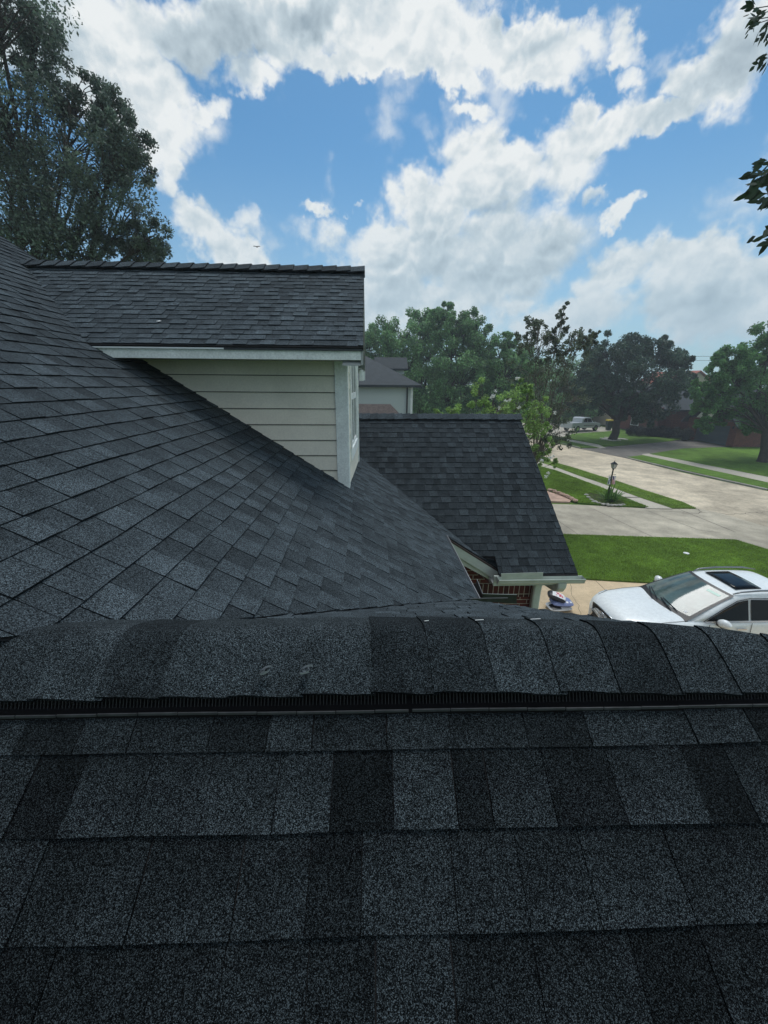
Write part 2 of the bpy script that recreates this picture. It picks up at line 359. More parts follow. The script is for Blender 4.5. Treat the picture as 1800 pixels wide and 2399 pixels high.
# ------------------------------------------------------------------ shingles
def shingles(name, O, u, s, U, S, parent, material, seed, small=False, exp=.143, first=None, th=(.006, .010), clips=(), tone_rng=(.62, 1.25), offs=None, lift=0.0, wob=.003):
    """O a point of the plane, u the horizontal course direction, s the down-slope direction; U, S ranges along them.
    Every course is a row of tabs of two thicknesses; each tab's upper part is darker (the colour band of laminated shingles)"""
    rnd = random.Random(seed); O = Vector(O); u = Vector(u).normalized(); s = Vector(s).normalized()
    n = u.cross(s).normalized()
    if n.z < 0: n = -n
    mb = MB(); O = O+n*lift
    mb.m = 1
    P = lambda a, b, h: O+u*a+s*b+n*h
    mb.hexa([P(U[0],S[0],-.03),P(U[1],S[0],-.03),P(U[1],S[1],-.03),P(U[0],S[1],-.03),P(U[0],S[0],-.002),P(U[1],S[0],-.002),P(U[1],S[1],-.002),P(U[0],S[1],-.002)])
    mb.m = 0
    k0 = S[0] if first is None else first
    while k0 > S[0]+1e-6: k0 -= exp
    b1 = k0+exp; row = 0; last_ = .5
    while b1 < S[1]+.02:
        a = U[0]-rnd.random()*.2; hi = rnd.random() < .5; left = .3+.7*rnd.random(); w0 = rnd.uniform(-1, 1)*wob
        while a < U[1]:
            w = rnd.choice((.09, .12, .15, .17, .2, .24, .28)) if not hi else rnd.choice((.1, .13, .16, .19, .22))
            if small == 1: w = rnd.choice((.10, .115, .13, .145, .175))
            if small == 2: w = rnd.choice((.095, .105, .115, .13, .145))
            if left-w < .07: w = left+.0001
            seam = False
            if w > left: w = left; seam = True
            t = rnd.uniform(*tone_rng)*(1.08 if hi else .92)
            if rnd.random() < .15: t *= .8
            h = th[1] if hi else th[0]; h += rnd.uniform(-.001, .0015)
            w1 = max(-wob, min(wob, w0+rnd.uniform(-1, 1)*wob*.6)); g = .0024 if seam else (.0008 if small == 1 else .0018)
            a0, a1 = a+g, a+w-g
            bt = b1-exp-.03
            p = [P(a0,bt,-.001),P(a1,bt,-.001),P(a1,b1+w1,-.001),P(a0,b1+w0,-.001),P(a0,bt,.0005),P(a1,bt,.0005),P(a1,b1+w1,h),P(a0,b1+w0,h)]
            b = len(mb.v); mb.v += [tuple(q) for q in p]
            mid = len(mb.v); f_ = .42+.2*rnd.random(); bb = b1-exp*(1-f_)
            hh = h*(bb-bt)/(b1-bt)
            mb.v += [tuple(P(a0,bb,hh)), tuple(P(a1,bb,hh))]
            dk = (rnd.uniform(.45, .75) if small == 1 else rnd.uniform(.66, .85)) if not hi else rnd.uniform(.85, 1.0)
            if small == 1:
                q_ = rnd.random()
                if last_ > .68: q_ *= .68
                elif last_ < .36: q_ = .36+.64*q_
                last_ = q_; t, dk = (t*.50, .85) if q_ < .36 else ((t*.95, rnd.uniform(.38, .6)) if q_ < .68 else (t*1.18, rnd.uniform(.4, .8)))
            mb.face((b+4, b+5, mid+1, mid), (t*dk, t*dk, t*(1+dk)/2, t*(1+dk)/2))
            mb.face((mid, mid+1, b+6, b+7), (t*(1+dk)/2, t*(1+dk)/2, t, t))
            mb.face((b+3, b+2, b+6, b+7) if True else None, t*.35)      # butt: raw asphalt edge
            mb.face((b+0, b+3, b+7, mid, b+4), t*.4); mb.face((b+1, b+5, mid+1, b+6, b+2), t*.4)
            w0 = w1; a += w; left -= w
            if seam: left = .92+.16*rnd.random()
            hi = not hi if rnd.random() < .85 else hi
        b1 += exp; row += 1
    o = mb.build(name, [material, M['felt']], parent, tones=True)
    clip(o, list(clips)+[(O+u*U[0], -u), (O+u*U[1], u), (O+s*S[0], -s)])
    return o

def ridge_caps(name, p0, p1, ka, kb, parent, material, seed, w=.14, exp=.14, up=.02):
    """caps bent over a ridge from p0 to p1 (horizontal); ka, kb slopes on the two sides"""
    rnd = random.Random(seed); p0, p1 = Vector(p0), Vector(p1); d = (p1-p0); L = d.length; d.normalize()
    q = Vector((-d.y, d.x, 0)); mb = MB(); x = 0
    while x < L:
        e = min(x+exp+.03, L+.01); t = rnd.uniform(.7, 1.2); j = rnd.uniform(-.006, .006); r = []
        for xx, h in ((x, up+.016), (e, up)):
            row = []
            for yy in (-w+j, -w*.5, -.015, .015, w*.5, w+j):
                k = ka if yy < 0 else kb
                row.append(p0+d*xx+q*yy+Vector((0, 0, h-k*(math.hypot(yy, .02)-.02))))
            r.append(row)
        mb.grid([r[0], r[1]], tone=t)
        mb.grid([[v-Vector((0,0,.016)) for v in r[0]], r[0]], tone=t*.3)
        for i in (0, -1): mb.poly([r[0][i], r[1][i], r[1][i]-Vector((0,0,.012)), r[0][i]-Vector((0,0,.012))], t*.3)
        x += exp
    return mb.build(name, material, parent, tones=True)

# ================================================================== OUR HOUSE
K = .65
house = thing('house', 'grey shingled brick house in the foreground, its roof filling the lower half of the view', 'house', (0, 2, GZ))
RY, RZ = .89, -.636            # ridge of the near wing
KF = .555
TW = -.8                          # the near wing stands a little askew to the rest
# near slope (towards and beyond the camera)
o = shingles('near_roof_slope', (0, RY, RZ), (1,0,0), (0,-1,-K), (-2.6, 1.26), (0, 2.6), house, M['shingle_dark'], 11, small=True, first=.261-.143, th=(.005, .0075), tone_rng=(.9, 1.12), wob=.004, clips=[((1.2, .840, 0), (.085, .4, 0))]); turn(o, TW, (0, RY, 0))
o = shingles('far_roof_slope', (0, RY, RZ), (1,0,0), (0,1,-KF), (-2.6, 1.2), (0, 2.50), house, M['shingle'], 12, 2, exp=.131, first=.07, th=(.006, .010), tone_rng=(.85, 1.15),
    clips=[((.848, 1.0, 0), (1, -.017, 0))])
# left slope carrying the dormer
LZ = -1.217
Ls = Vector((1, 0, -K)); Lt = (-.9) ; LO = (0, 0, LZ)
valley_n = Vector((K, -KF, 0))            # L above F where  LZ-K x > RZ-KF (y-RY)
vp_ = (0, RY+(RZ-LZ)/KF, 0)               # x = 0 on the valley
c1 = [(vp_, (K, -KF, 0)), ((0, .84, 0), (0, -1, 0))]
hyp = math.sqrt(1+K*K)
shingles('side_roof_slope', LO, (0,1,0), Ls, (.8, 4.637), (-6.4*hyp, 1.0*hyp+.0), house, M['shingle'], 13, 2, exp=.122, th=(.008, .0115), clips=c1, lift=.006, tone_rng=(.85, 1.15), wob=.005)
shingles('side_roof_slope', LO, (0,1,0), Ls, (4.637, 5.64), (-6.4*hyp, -.2*hyp), house, M['shingle'], 14, 2, exp=.122, th=(.008, .0115), tone_rng=(.85, 1.15), lift=.006, wob=.005)
shingles('side_roof_slope', LO, (0,1,0), Ls, (4.637, 6.9), (-.2*hyp, 1.74*hyp), house, M['shingle'], 15, 2, exp=.122, th=(.008, .0115), tone_rng=(.85, 1.15), lift=.006, wob=.005)
# cross wing ahead (garage roof)
GE = Vector((0, 4.42, -2.32)); KG = .677
GR = Vector((0, 7.06, -2.32+KG*(7.06-4.42)))
hg = math.sqrt(1+KG*KG)
o = shingles('garage_roof_slope', (0, GR.y, GR.z), (1,0,0), (0,-1,-KG), (-1.3, 2.68), (0, (7.06-4.42)*hg), house, M['shingle'], 16, 2, exp=.117, tone_rng=(.56, .80), wob=.003)
notch(o, 1.66, 4.66)
shingles('garage_roof_slope', (0, GR.y, GR.z), (1,0,0), (0,1,-KG), (-1.3, 2.68), (0, (7.06-4.42)*hg), house, M['shingle'], 17, 2, exp=.117, tone_rng=(.6, 1.0))
ridge_caps('ridge_cap', (2.70, GR.y, GR.z), (-1.2, GR.y, GR.z), KG, KG, house, M['shingle'], 5)
# ------------- walls of the house below the roofs
def wall_x(mb, x0, x1, y, z0, tops, t=.2):   # wall in the xz plane facing -y with a polygonal top
    pts = [(x0, y, z0), (x1, y, z0)]+[(x, y, z) for x, z in tops]
    mb.prism(pts, (0, t, 0))
w = MB()
wall_x(w, .55, 2.44, 4.90, GZ, [(2.44, -2.68), (1.72, -2.68), (.55, -1.85)])
w.box((2.24, 5.1, GZ), (2.44, 9.3, -2.48))
wall_x(w, -1.2, 2.44, 9.1, GZ, [(2.44, -2.4), (-1.2, -2.4)])
w.poly([(2.44, 5.0, -2.48), (2.44, 9.1, -2.48), (2.44, GR.y, GR.z-.12)])
w.box((.62, -1.9, GZ), (.80, 2.75, -1.95)); w.box((-2.5, 2.6, GZ), (.62, 2.75, -1.95))
w.poly([(.80, -.9, -1.95), (.80, 2.75, -1.95), (.80, RY, RZ-.12)])
w.box((-6.2, .95, GZ), (-6.0, 5.6, 1.8)); w.box((-6.0, 5.35, GZ), (-.3, 5.5, -1.9))
w.prism([(-6.2, 5.5, -2), (-.4, 5.5, -2), (-.4, 5.5, -1.12), (-6.2, 5.5, 2.6)], (0, .06, 0))
w.prism([(-6.2, .96, -.4), (-1.2, .96, -.7), (-1.2, .96, -.52), (-6.2, .96, 2.72)], (0, .05, 0))
w.box((-2.5, -2.0, GZ), (.62, -1.9, -2.5)); w.box((-2.6, -1.9, GZ), (-2.5, 2.6, -2.2))
w.box((.6, 2.75, GZ), (.75, 4.9, -2.0))
w.build('brick_wall', M['brick'], house)
sc_ = MB(); sc_.box((1.2, 4.885, -2.90), (2.40, 4.90, -2.69)); sc_.build('soldier_course', M['soldier'], house)
# soffit, rake board and fascia around the wing
t_ = MB()
t_.hexa([(1.0, 4.66, -1.96), (1.80, 4.66, -2.48), (1.80, 4.92, -2.48), (1.0, 4.92, -1.96), (1.0, 4.66, -1.93), (1.80, 4.66, -2.45), (1.80, 4.92, -2.45), (1.0, 4.92, -1.93)])
t_.box((1.60, 4.46, -2.47), (2.52, 4.90, -2.45)); t_.build('soffit', M['soffit'], house)
t_ = MB()
def lz(x): return LZ-K*x
t_.hexa([(.98, 4.625, lz(.98)-.17), (1.78, 4.625, lz(1.78)-.17), (1.78, 4.655, lz(1.78)-.17), (.98, 4.655, lz(.98)-.17),
         (.98, 4.625, lz(.98)-.035), (1.78, 4.625, lz(1.78)-.035), (1.78, 4.655, lz(1.78)-.035), (.98, 4.655, lz(.98)-.035)])
t_.hexa([(1.02, 4.66, lz(1.02)-.27), (1.74, 4.66, lz(1.74)-.22), (1.74, 4.90, lz(1.74)-.22), (1.02, 4.90, lz(1.02)-.27),
         (1.02, 4.66, lz(1.02)-.17), (1.74, 4.66, lz(1.74)-.18), (1.74, 4.90, lz(1.74)-.18), (1.02, 4.90, lz(1.02)-.17)])
t_.build('rake_board', M['paint_green'], house, bevel=.003)
t_ = MB(); t_.hexa([(.98, 4.620, lz(.98)-.034), (1.80, 4.620, lz(1.80)-.034), (1.80, 4.66, lz(1.8)-.034), (.98, 4.66, lz(.98)-.034),
         (.98, 4.615, lz(.98)-.008), (1.80, 4.615, lz(1.80)-.008), (1.80, 4.66, lz(1.8)-.008), (.98, 4.66, lz(.98)-.008)])
t_.build('drip_edge', mat('brown_drip', (.07, .05, .045), .6), house)
t_ = MB(); t_.box((1.60, 4.44, -2.47), (2.56, 4.46, -2.33)); t_.build('fascia_board', M['paint_green'], house)
# gutter: K profile swept along x
def gutter(x0, x1, y, z):
    prof = [(0, 0), (-.008, -.0), (-.012, -.085), (-.055, -.085), (-.085, -.055), (-.088, -.03), (-.105, -.012), (-.105, 0), (-.098, 0), (-.098, -.008), (-.080, -.03), (-.076, -.052), (-.052, -.076), (-.018, -.076)]
    g = MB(); g.prism([(x0, y+a, z+b) for a, b in prof], (x1-x0, 0, 0)); return g
g = gutter(1.63, 2.74, 4.438, -2.335)
g.poly([(2.741, 4.438, -2.335), (2.741, 4.333, -2.335), (2.741, 4.36, -2.41), (2.741, 4.43, -2.42)])
g.poly([(1.629, 4.438, -2.335), (1.629, 4.333, -2.335), (1.629, 4.36, -2.41), (1.629, 4.43, -2.42)])
gut = g.build('gutter', M['paint_green'], house)
g = MB(); g.hexa([(1.66, 4.335, -2.325), (2.18, 4.335, -2.325), (2.18, 4.338, -2.325), (1.66, 4.338, -2.325), (1.64, 4.325, -2.235), (2.17, 4.325, -2.225), (2.17, 4.328, -2.225), (1.64, 4.328, -2.235)])
g.build('splash_guard', M['paint_green'], gut)
# down pipe: elbows
dsp = MB()
def rtube(mb, pts, w_, d_):
    rows = []
    for i, p in enumerate(pts):
        p = Vector(p); a = Vector(pts[max(i-1,0)]); b = Vector(pts[min(i+1, len(pts)-1)]); d = (b-a).normalized()
        sx = Vector((1,0,0)); sx = (sx-d*sx.dot(d)); sx = sx.normalized() if sx.length > .3 else Vector((0,0,1)); sy = d.cross(sx).normalized()
        rows.append([p+sx*w_*.5*a_+sy*d_*.5*b_ for a_, b_ in ((-1,-.7),(-.7,-1),(.7,-1),(1,-.7),(1,.7),(.7,1),(-.7,1),(-1,.7))])
    mb.grid(rows, closed=True); mb.poly(rows[0][::-1]); mb.poly(rows[-1])
rtube(dsp, [(2.46, 4.39, -2.40), (2.46, 4.392, -2.455), (2.46, 4.42, -2.505), (2.455, 4.48, -2.53), (2.42, 4.72, -2.56), (2.39, 4.80, -2.60), (2.37, 4.835, -2.67), (2.365, 4.84, -2.78), (2.36, 4.84, GZ+.1)], .115, .09)
dsp.build('downspout', M['paint_green'], house, bevel=.004)
# flashings at the end of the valley
fl = MB()
A_ = Vector((1.0, 3.03, lz(1.0))); B_ = Vector((1.0, 4.64, lz(1.0)))
fl.hexa([A_+Vector((-.06,0,.045)), A_+Vector((.006,0,.012)), B_+Vector((.006,0,.012)), B_+Vector((-.06,0,.045)), A_+Vector((-.06,0,.049)), A_+Vector((.008,0,.018)), B_+Vector((.008,0,.018)), B_+Vector((-.06,0,.049))])
fl.hexa([A_+Vector((.004,0,-.09)), A_+Vector((.008,0,-.09)), B_+Vector((.008,0,-.09)), B_+Vector((.004,0,-.09)), A_+Vector((.004,0,.018)), A_+Vector((.008,0,.018)), B_+Vector((.008,0,.018)), B_+Vector((.004,0,.018))])
f1 = fl.build('flashing', M['metal_dark'], house)
fe = MB(); fe.tube([A_+Vector((.008,0,.018)), B_+Vector((.008,0,.018))], .0035, 5); fe.build('flashing_edge', M['metal_edge'], f1)
fl = MB()
q0 = atY(1118, 1357, 3.45); q1 = atY(1131, 1391, 3.12); q2 = atY(1130, 1410, 3.12); q3 = atY(1112, 1374, 3.45)
fl.prism([q0, q1, q2, q3], (.004, 0, 0)); fl.prism([q1, atY(1211, 1393, 3.12), atY(1211, 1414, 3.12), q2], (0, .005, 0))
f2 = fl.build('diverter_flashing', M['metal_dark'], house)
fe = MB(); fe.tube([q0, q1, atY(1211, 1393, 3.12)], .0025, 5); fe.build('flashing_edge', M['metal_edge'], f2)
fl = MB(); e0 = 3.0; fl.box((.80, 2.99, RZ-KF*(2.96-RY)-.03), (1.22, 3.0, RZ-KF*(2.96-RY)+.0)); fl.build('eave_flashing', M['metal_dark'], house)
fl = MB(); fl.box((-2.4, 2.97, -1.94), (.80, 3.0, -1.80)); fl.hexa([(.80,-1.2,-2.1),(.84,-1.2,-2.1),(.84,RY,RZ-.19),(.80,RY,RZ-.19),(.80,-1.2,-1.98),(.84,-1.2,-1.98),(.84,RY,RZ-.04),(.80,RY,RZ-.04)])
fl.hexa([(.80,RY,RZ-.19),(.84,RY,RZ-.19),(.84,2.97,-1.94),(.80,2.97,-1.94),(.80,RY,RZ-.04),(.84,RY,RZ-.04),(.84,2.97,-1.80),(.80,2.97,-1.80)])
fl.build('fascia_board', M['paint_green'], house)

# ------------- ridge vent and its caps
def capz(dy):
    k = K if dy < 0 else KF
    r = .045
    return -k*(math.sqrt(dy*dy+r*r)-r)
def lerp_bumps(x, seed):
    return .004*math.sin(x*3.1+seed)+.003*math.sin(x*7.7+seed*2)
def ridge_off(x): return .012*math.cos((max(x, -.1)-.05)*1.7)-.010      # the ridge sags a little
vent = MB()
RCLIP = [((1.2, .850, 0), (.085, .4, 0))]
rows = []
xs = [i*.1-2.6 for i in range(38)]
for x in xs:
    r = []
    for dy in (-.135, -.134, -.10, -.07, -.035, 0, .035, .07, .10, .134, .135):
        k = K if dy < 0 else KF
        z = RZ-k*abs(dy) if abs(dy) > .1345 else RZ+capz(dy)+.001+ridge_off(x)
        r.append((x, RY+dy, z))
    rows.append(r)
vent.grid(rows)
ventob = vent.build('ridge_vent', M['plastic'], house); clip(ventob, RCLIP); turn(ventob, TW, (0, RY, 0))
fn = MB(); rnd = random.Random(3)
x = -1.3
while x < 1.22:
    if abs(x-.098) > .006:
        b0 = -.148; zz = RZ-K*.148
        fn.hexa([(x, RY-.150, zz+.000), (x+.0013, RY-.150, zz+.000), (x+.0013, RY-.13, zz+.01), (x, RY-.13, zz+.01),
                 (x, RY-.139, zz+.026), (x+.0013, RY-.139, zz+.026), (x+.0013, RY-.128, zz+.034), (x, RY-.128, zz+.034)])
    x += .0082+rnd.uniform(-.0006, .0006)
turn(fn.build('vent_fins', mat('vent_fin', (.012, .013, .015), .6), ventob), TW, (0, RY, 0))
lp = MB(); x = -1.35; i = 0
while x < 1.22:
    g = .0012
    x1 = x+.091
    if x < .098 < x1: x1 = .095
    y0 = RY-.163; z0 = RZ-K*.163+.014; s_ = .0015*math.sin(x*9)
    lp.hexa([(x+g, y0-.002+s_, z0-.004), (x1-g, y0-.002+s_, z0-.004), (x1-g, y0+.002+s_, z0-.001), (x+g, y0+.002+s_, z0-.001),
             (x+g, y0-.002+s_, z0+.002), (x1-g, y0-.002+s_, z0+.002), (x1-g, y0+.001+s_, z0+.002), (x+g, y0+.001+s_, z0+.002)])
    x = x1 if x1 != .095 else .102
turn(lp.build('vent_lip', M['lip'], ventob), TW, (0, RY, 0))
vb = MB(); vb.hexa([(-1.4, RY-.166, RZ-K*.166-.002), (1.24, RY-.166, RZ-K*.166-.002), (1.24, RY-.13, RZ-K*.13-.002), (-1.4, RY-.13, RZ-K*.13-.002),
    (-1.4, RY-.162, RZ-K*.164+.010), (1.24, RY-.162, RZ-K*.164+.010), (1.24, RY-.13, RZ-K*.13+.004), (-1.4, RY-.13, RZ-K*.13+.004)])
turn(vb.build('vent_base', M['plastic'], ventob), TW, (0, RY, 0))  # black plastic base, its near face deepened to stand for shadow below the lip
cp = MB(); rnd = random.Random(8)
NC = 15
x = -2.3; tones = [1,.9,.55,1.0,.62,.95,.8,1.05,.62,.9,1.1,.66,.95,1.0,1.05,.62,.72,1.15,1.05,.6,.95,1.1,1.0,.75,.9,.8,1]
ci = 0
while x < 1.2:
    L = .150+rnd.uniform(-.012, .012); x1 = min(x+L+.012, 1.24); t = 1.35*tones[ci % len(tones)]*rnd.uniform(.95, 1.08)
    n_ = 24; ya = -.150+rnd.uniform(-.0015, .0015); yb = .150+rnd.uniform(-.004, .004); tilt = rnd.uniform(-.0025, .0025)
    m_ = 7; rws = []
    for j in range(m_+1):
        xx = x+(x1-x)*j/m_; h = .0115+.0055*(1-j/m_)+lerp_bumps(xx, 1.0)*.4+ridge_off(xx); r = []
        for i in range(n_+1):
            dy = ya+(yb-ya)*i/n_
            if i == 0: dy += tilt*(j/m_)+.0008*math.sin(xx*40)+rnd.uniform(-.0007, .0007)
            r.append((xx+.006*math.sin(dy*9+ci), RY+dy, RZ+capz(dy)+h+.0006*math.sin(xx*23+dy*31)))
        rws.append(r)
    cp.grid(rws, tone=t)
    low = [[(p[0], p[1], p[2]-.0045) for p in r] for r in rws]
    cp.grid([[r[0] for r in low], [r[0] for r in rws]], tone=t*.25)           # thickness along the near edge
    cp.grid([[r[-1] for r in rws], [r[-1] for r in low]], tone=t*.25)
    cp.grid([low[0], rws[0]], tone=t*.25)
    cp.grid([r[::-1] for r in low], tone=.3)
    x += L; ci += 1
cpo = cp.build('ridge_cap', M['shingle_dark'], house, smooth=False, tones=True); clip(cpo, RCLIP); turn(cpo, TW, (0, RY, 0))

# ------------- dormer
DY0, DY1 = 4.10, 5.90; RIDGE = Vector((0, 5.0, 1.19)); EY = 3.60; EZ = .295
fx0, fx1 = -.215, -.150           # front face x at near and far corner
dw = MB()
EX = .157
zt = .265
zs = [0.0586-.157*i for i in range(-2, 9)]
# lapped boards of the side wall (facing -y): each board slopes out 9 mm at its bottom
def xl(z): return (LZ+.006-z)/K      # x of the side roof at height z
for i in range(len(zs)-1):
    z1 = min(zs[i], zt); z0 = zs[i+1]
    xa, xb = xl(z1)-.05, xl(z0)-.05
    xr = fx0-.10
    if xa > xr: continue
    pts0 = [(xa, DY0+.002, z1), (xr, DY0+.002, z1), (xr, DY0-.010, z0), (min(xb, xr), DY0-.010, z0)]
    dw.poly(pts0[::-1]); dw.m = 1; dw.poly([(min(xb, xr), DY0-.0105, z0), (xr, DY0-.0105, z0), (xr, DY0-.0101, z0+.007), (min(xb, xr)-.007/K, DY0-.0101, z0+.007)]); dw.m = 0  # dark strip on each board's lower edge: shadow line of the lap, painted in
sidew = dw.build('dormer_siding', [M['siding'], M['siding_gap_shade']], house)
dw = MB()      # core walls
dw.prism([(-2.6, DY0+.012, .30), (-.3, DY0+.012, .30), (fx0-.02, DY0+.012, -1.05), (-.5, DY0+.012, -1.2)], (0, .05, 0))
dw.build('dormer_wall', M['siding'], house); dw = MB()
dw.prism([(-2.6, DY1-.06, .30), (-.22, DY1-.06, .30), (-.22, DY1-.06, -1.2), (-.5, DY1-.06, -1.3)], (0, .05, 0))
dw.build('dormer_wall', M['siding'], house)
def fx(y): return fx0+(fx1-fx0)*(y-DY0)/(DY1-DY0)
WY0, WY1 = 4.50, 5.45; WZ0, WZ1 = -.72, .36
# front boards
fb = MB()
zz = -1.16; i = 0
while zz < .95:
    z1 = min(zz+EX, .97)
    segs = [(DY0+.12, WY0-.09), (WY1+.09, DY1-.11)] if (zz > WZ0-.12 and zz < WZ1) else [(DY0+.12, DY1-.11)]
    for (a, b) in segs:
        fb.poly([(fx(a)+.014, a, zz), (fx(b)+.014, b, zz), (fx(b)+.002, b, z1), (fx(a)+.002, a, z1)])
        fb.poly([(fx(a), a, zz), (fx(b), b, zz), (fx(b)+.014, b, zz), (fx(a)+.014, a, zz)])
    zz = z1
clip_gable = [((0, RIDGE.y, RIDGE.z-.14), (0, K, 1)), ((0, RIDGE.y, RIDGE.z-.14), (0, -K, 1))]
fbo = fb.build('dormer_front_siding', M['siding'], house); clip(fbo, clip_gable)
cb = MB()
def vboard(mb, x0, x1, y0, y1, z0a, z0b, z1):
    mb.hexa([(x0, y0, z0a), (x1, y0, z0b), (x1, y1, z0b), (x0, y1, z0a), (x0, y0, z1), (x1, y0, z1), (x1, y1, z1), (x0, y1, z1)])
vboard(cb, fx0-.108, fx0+.018, DY0-.022, DY0+.004, lz(fx0-.108)+.008, lz(fx0)+.0, .28)
vboard(cb, fx0-.004, fx0+.020, DY0-.020, DY0+.115, lz(fx0)+.0, lz(fx0)+.0, .28)
cb.build('corner_board', M['trim_dirty'], house, bevel=.002)
cb = MB(); vboard(cb, fx1-.006, fx1+.018, DY1-.11, DY1+.01, lz(fx1), lz(fx1), .28); cb.build('corner_board', M['trim_dirty'], house)
win = MB()
def wbar(mb, y0, y1, z0, z1, d0, d1):
    mb.hexa([(fx(y0)+d0, y0, z0), (fx(y1)+d0, y1, z0), (fx(y1)+d1, y1, z0), (fx(y0)+d1, y0, z0), (fx(y0)+d0, y0, z1), (fx(y1)+d0, y1, z1), (fx(y1)+d1, y1, z1), (fx(y0)+d1, y0, z1)])
for a in ((WY0-.09, WY0, WZ0, WZ1), (WY1, WY1+.09, WZ0, WZ1), (WY0-.09, WY1+.09, WZ1, WZ1+.09), (WY0-.09, WY1+.09, WZ0-.12, WZ0)): wbar(win, *a, 0, .026)
window = win.build('dormer_window', M['trim'], house)
wf = MB()
mid = (WZ0+WZ1)/2+.03; cy = (WY0+WY1)/2
for a in ((WY0, WY0+.035, WZ0, WZ1), (WY1-.035, WY1, WZ0, WZ1), (WY0, WY1, WZ1-.035, WZ1), (WY0, WY1, WZ0, WZ0+.045), (WY0, WY1, mid-.035, mid+.035), (cy-.014, cy+.014, WZ0, WZ1)): wbar(wf, *a, 0, .012)
wf.build('sash', M['trim'], window)
wg = MB(); wbar(wg, WY0, WY1, WZ0, WZ1, -.004, .002); wg.build('pane', M['glass'], window)
# lower front panel below the window is plain trim
# dormer roof
hd = math.sqrt(1+.6393**2); KD = (RIDGE.z-EZ)/(RIDGE.y-EY)
dn = MB()
RX = -.035
vclip = [((xl(0), 0, 0), (0, 0, 0))]
o = shingles('dormer_roof_slope', (0, RIDGE.y, RIDGE.z), (1,0,0), (0,-1,-KD), (-4.3, RX), (0, (RIDGE.y-EY)*math.sqrt(1+KD*KD)+.02), house, M['shingle'], 21, 2, exp=.088, tone_rng=(1.15, 1.45), wob=.005)  # raised tones put the slope's grazing sheen into the shingle colour
o = shingles('dormer_roof_slope', (0, RIDGE.y, RIDGE.z), (1,0,0), (0,1,-KD), (-4.3, RX), (0, (RIDGE.y-EY)*math.sqrt(1+KD*KD)+.02), house, M['shingle'], 22, 2, exp=.088, tone_rng=(1.15, 1.45))
ridge_caps('ridge_cap', (RX+.01, RIDGE.y, RIDGE.z), (-3.78, RIDGE.y, RIDGE.z), KD, KD, house, M['shingle'], 6, exp=.155, up=.028)
# eave fascia of the dormer
fb = MB()
xe = (LZ-EZ)/K-.02
fb.hexa([(-2.20, EY+.012, EZ-.112), (RX-.02, EY+.012, EZ-.112), (RX-.02, EY+.036, EZ-.112), (-2.20, EY+.036, EZ-.112), (xe, EY+.012, EZ-.035), (RX-.02, EY+.012, EZ-.035), (RX-.02, EY+.036, EZ-.035), (xe, EY+.036, EZ-.035)])
fb.build('dormer_fascia', M['trim_dirty'], house, bevel=.002)
fb = MB(); fb.box((xe-.02, EY-.012, EZ-.037), (-1.20, EY+.012, EZ-.026)); fb.build('drip_edge', mat('bright_drip', (.75, .78, .78), .35), house)
fb = MB(); fb.box((-1.20, EY-.008, EZ-.040), (RX-.01, EY+.012, EZ-.020)); fb.build('drip_edge', M['metal_dark'], house)
sf = MB(); sf.box((-2.4, EY+.036, EZ-.098), (RX-.05, DY0+.01, EZ-.088)); sf.build('soffit', M['soffit'], house); sf = MB(); sf.box((fx0, DY1-.1, EZ-.115), (RX-.05, 2*RIDGE.y-EY-.03, EZ-.105)); sf.build('soffit', M['soffit'], house)
# rake boards (gable), slope both ways
rb = MB()
for sgn in (-1, 1):
    y0, y1 = RIDGE.y, RIDGE.y+sgn*(RIDGE.y-EY-.012)
    z0, z1 = RIDGE.z, RIDGE.z-KD*(RIDGE.y-EY-.012)
    a, b = RX-.022, RX-.002
    rb.hexa([(a, y0, z0-.16), (b, y0, z0-.16), (b, y1, z1-.16), (a, y1, z1-.16), (a, y0, z0-.036), (b, y0, z0-.036), (b, y1, z1-.036), (a, y1, z1-.036)])
rb.build('rake_board', M['soffit'], house)
rb = MB()
for sgn in (-1, 1):
    y0, y1 = RIDGE.y, RIDGE.y+sgn*(RIDGE.y-EY-.012); z0, z1 = RIDGE.z-.165, RIDGE.z-KD*(RIDGE.y-EY-.012)-.165
    rb.hexa([(fx0, y0, z0), (RX-.025, y0, z0), (RX-.025, y1, z1), (fx0, y1, z1), (fx0, y0, z0+.01), (RX-.025, y0, z0+.01), (RX-.025, y1, z1+.01), (fx0, y1, z1+.01)])
rb.build('soffit', M['soffit'], house)
# boxed return at the far eave
rb = MB(); yr = 2*RIDGE.y-EY-.02; rb.box((-.12, yr-.03, EZ-.26), (RX-.004, yr, EZ-.04)); rb.box((-.12, yr-.42, EZ-.27), (RX-.03, yr-.03, EZ-.12)); rb.build('eave_return', M['trim'], house)

# ------------- scraps lying on the roof
def curl(name, px, py, seed, label):
    c = plane_pt(px, py, (0, K, -1), K*RY-RZ-.026) if False else None
    rnd = random.Random(seed); b = MB()
    r = ray(px, py); Y = .775; p = r*(Y/r.y); p.z = RZ+capz(p.y-RY)+.034
    for k in range(3):
        pts = []; a0 = rnd.uniform(0, 6); R_ = rnd.uniform(.007, .011)
        for i in range(9):
            a = a0+i*.55; pts.append(p+Vector((R_*1.4*math.cos(a)+.004*k, R_*.8*math.sin(a), R_*.5*math.sin(a+1)+.003*k)))
        rr = []
        for q in pts: rr.append([q, q+Vector((.001, -.004, .007))])
        b.grid(rr); b.grid([[q+Vector((.0006, .0006, .0008)) for q in r2][::-1] for r2 in rr])
    o = b.build(name, M['scrap'], None, smooth=True); tag(o, label, 'scrap'); return o
curl('plastic_scrap', 622, 1608, 4, 'folded loop of clear plastic scrap on ridge cap, the left of two')
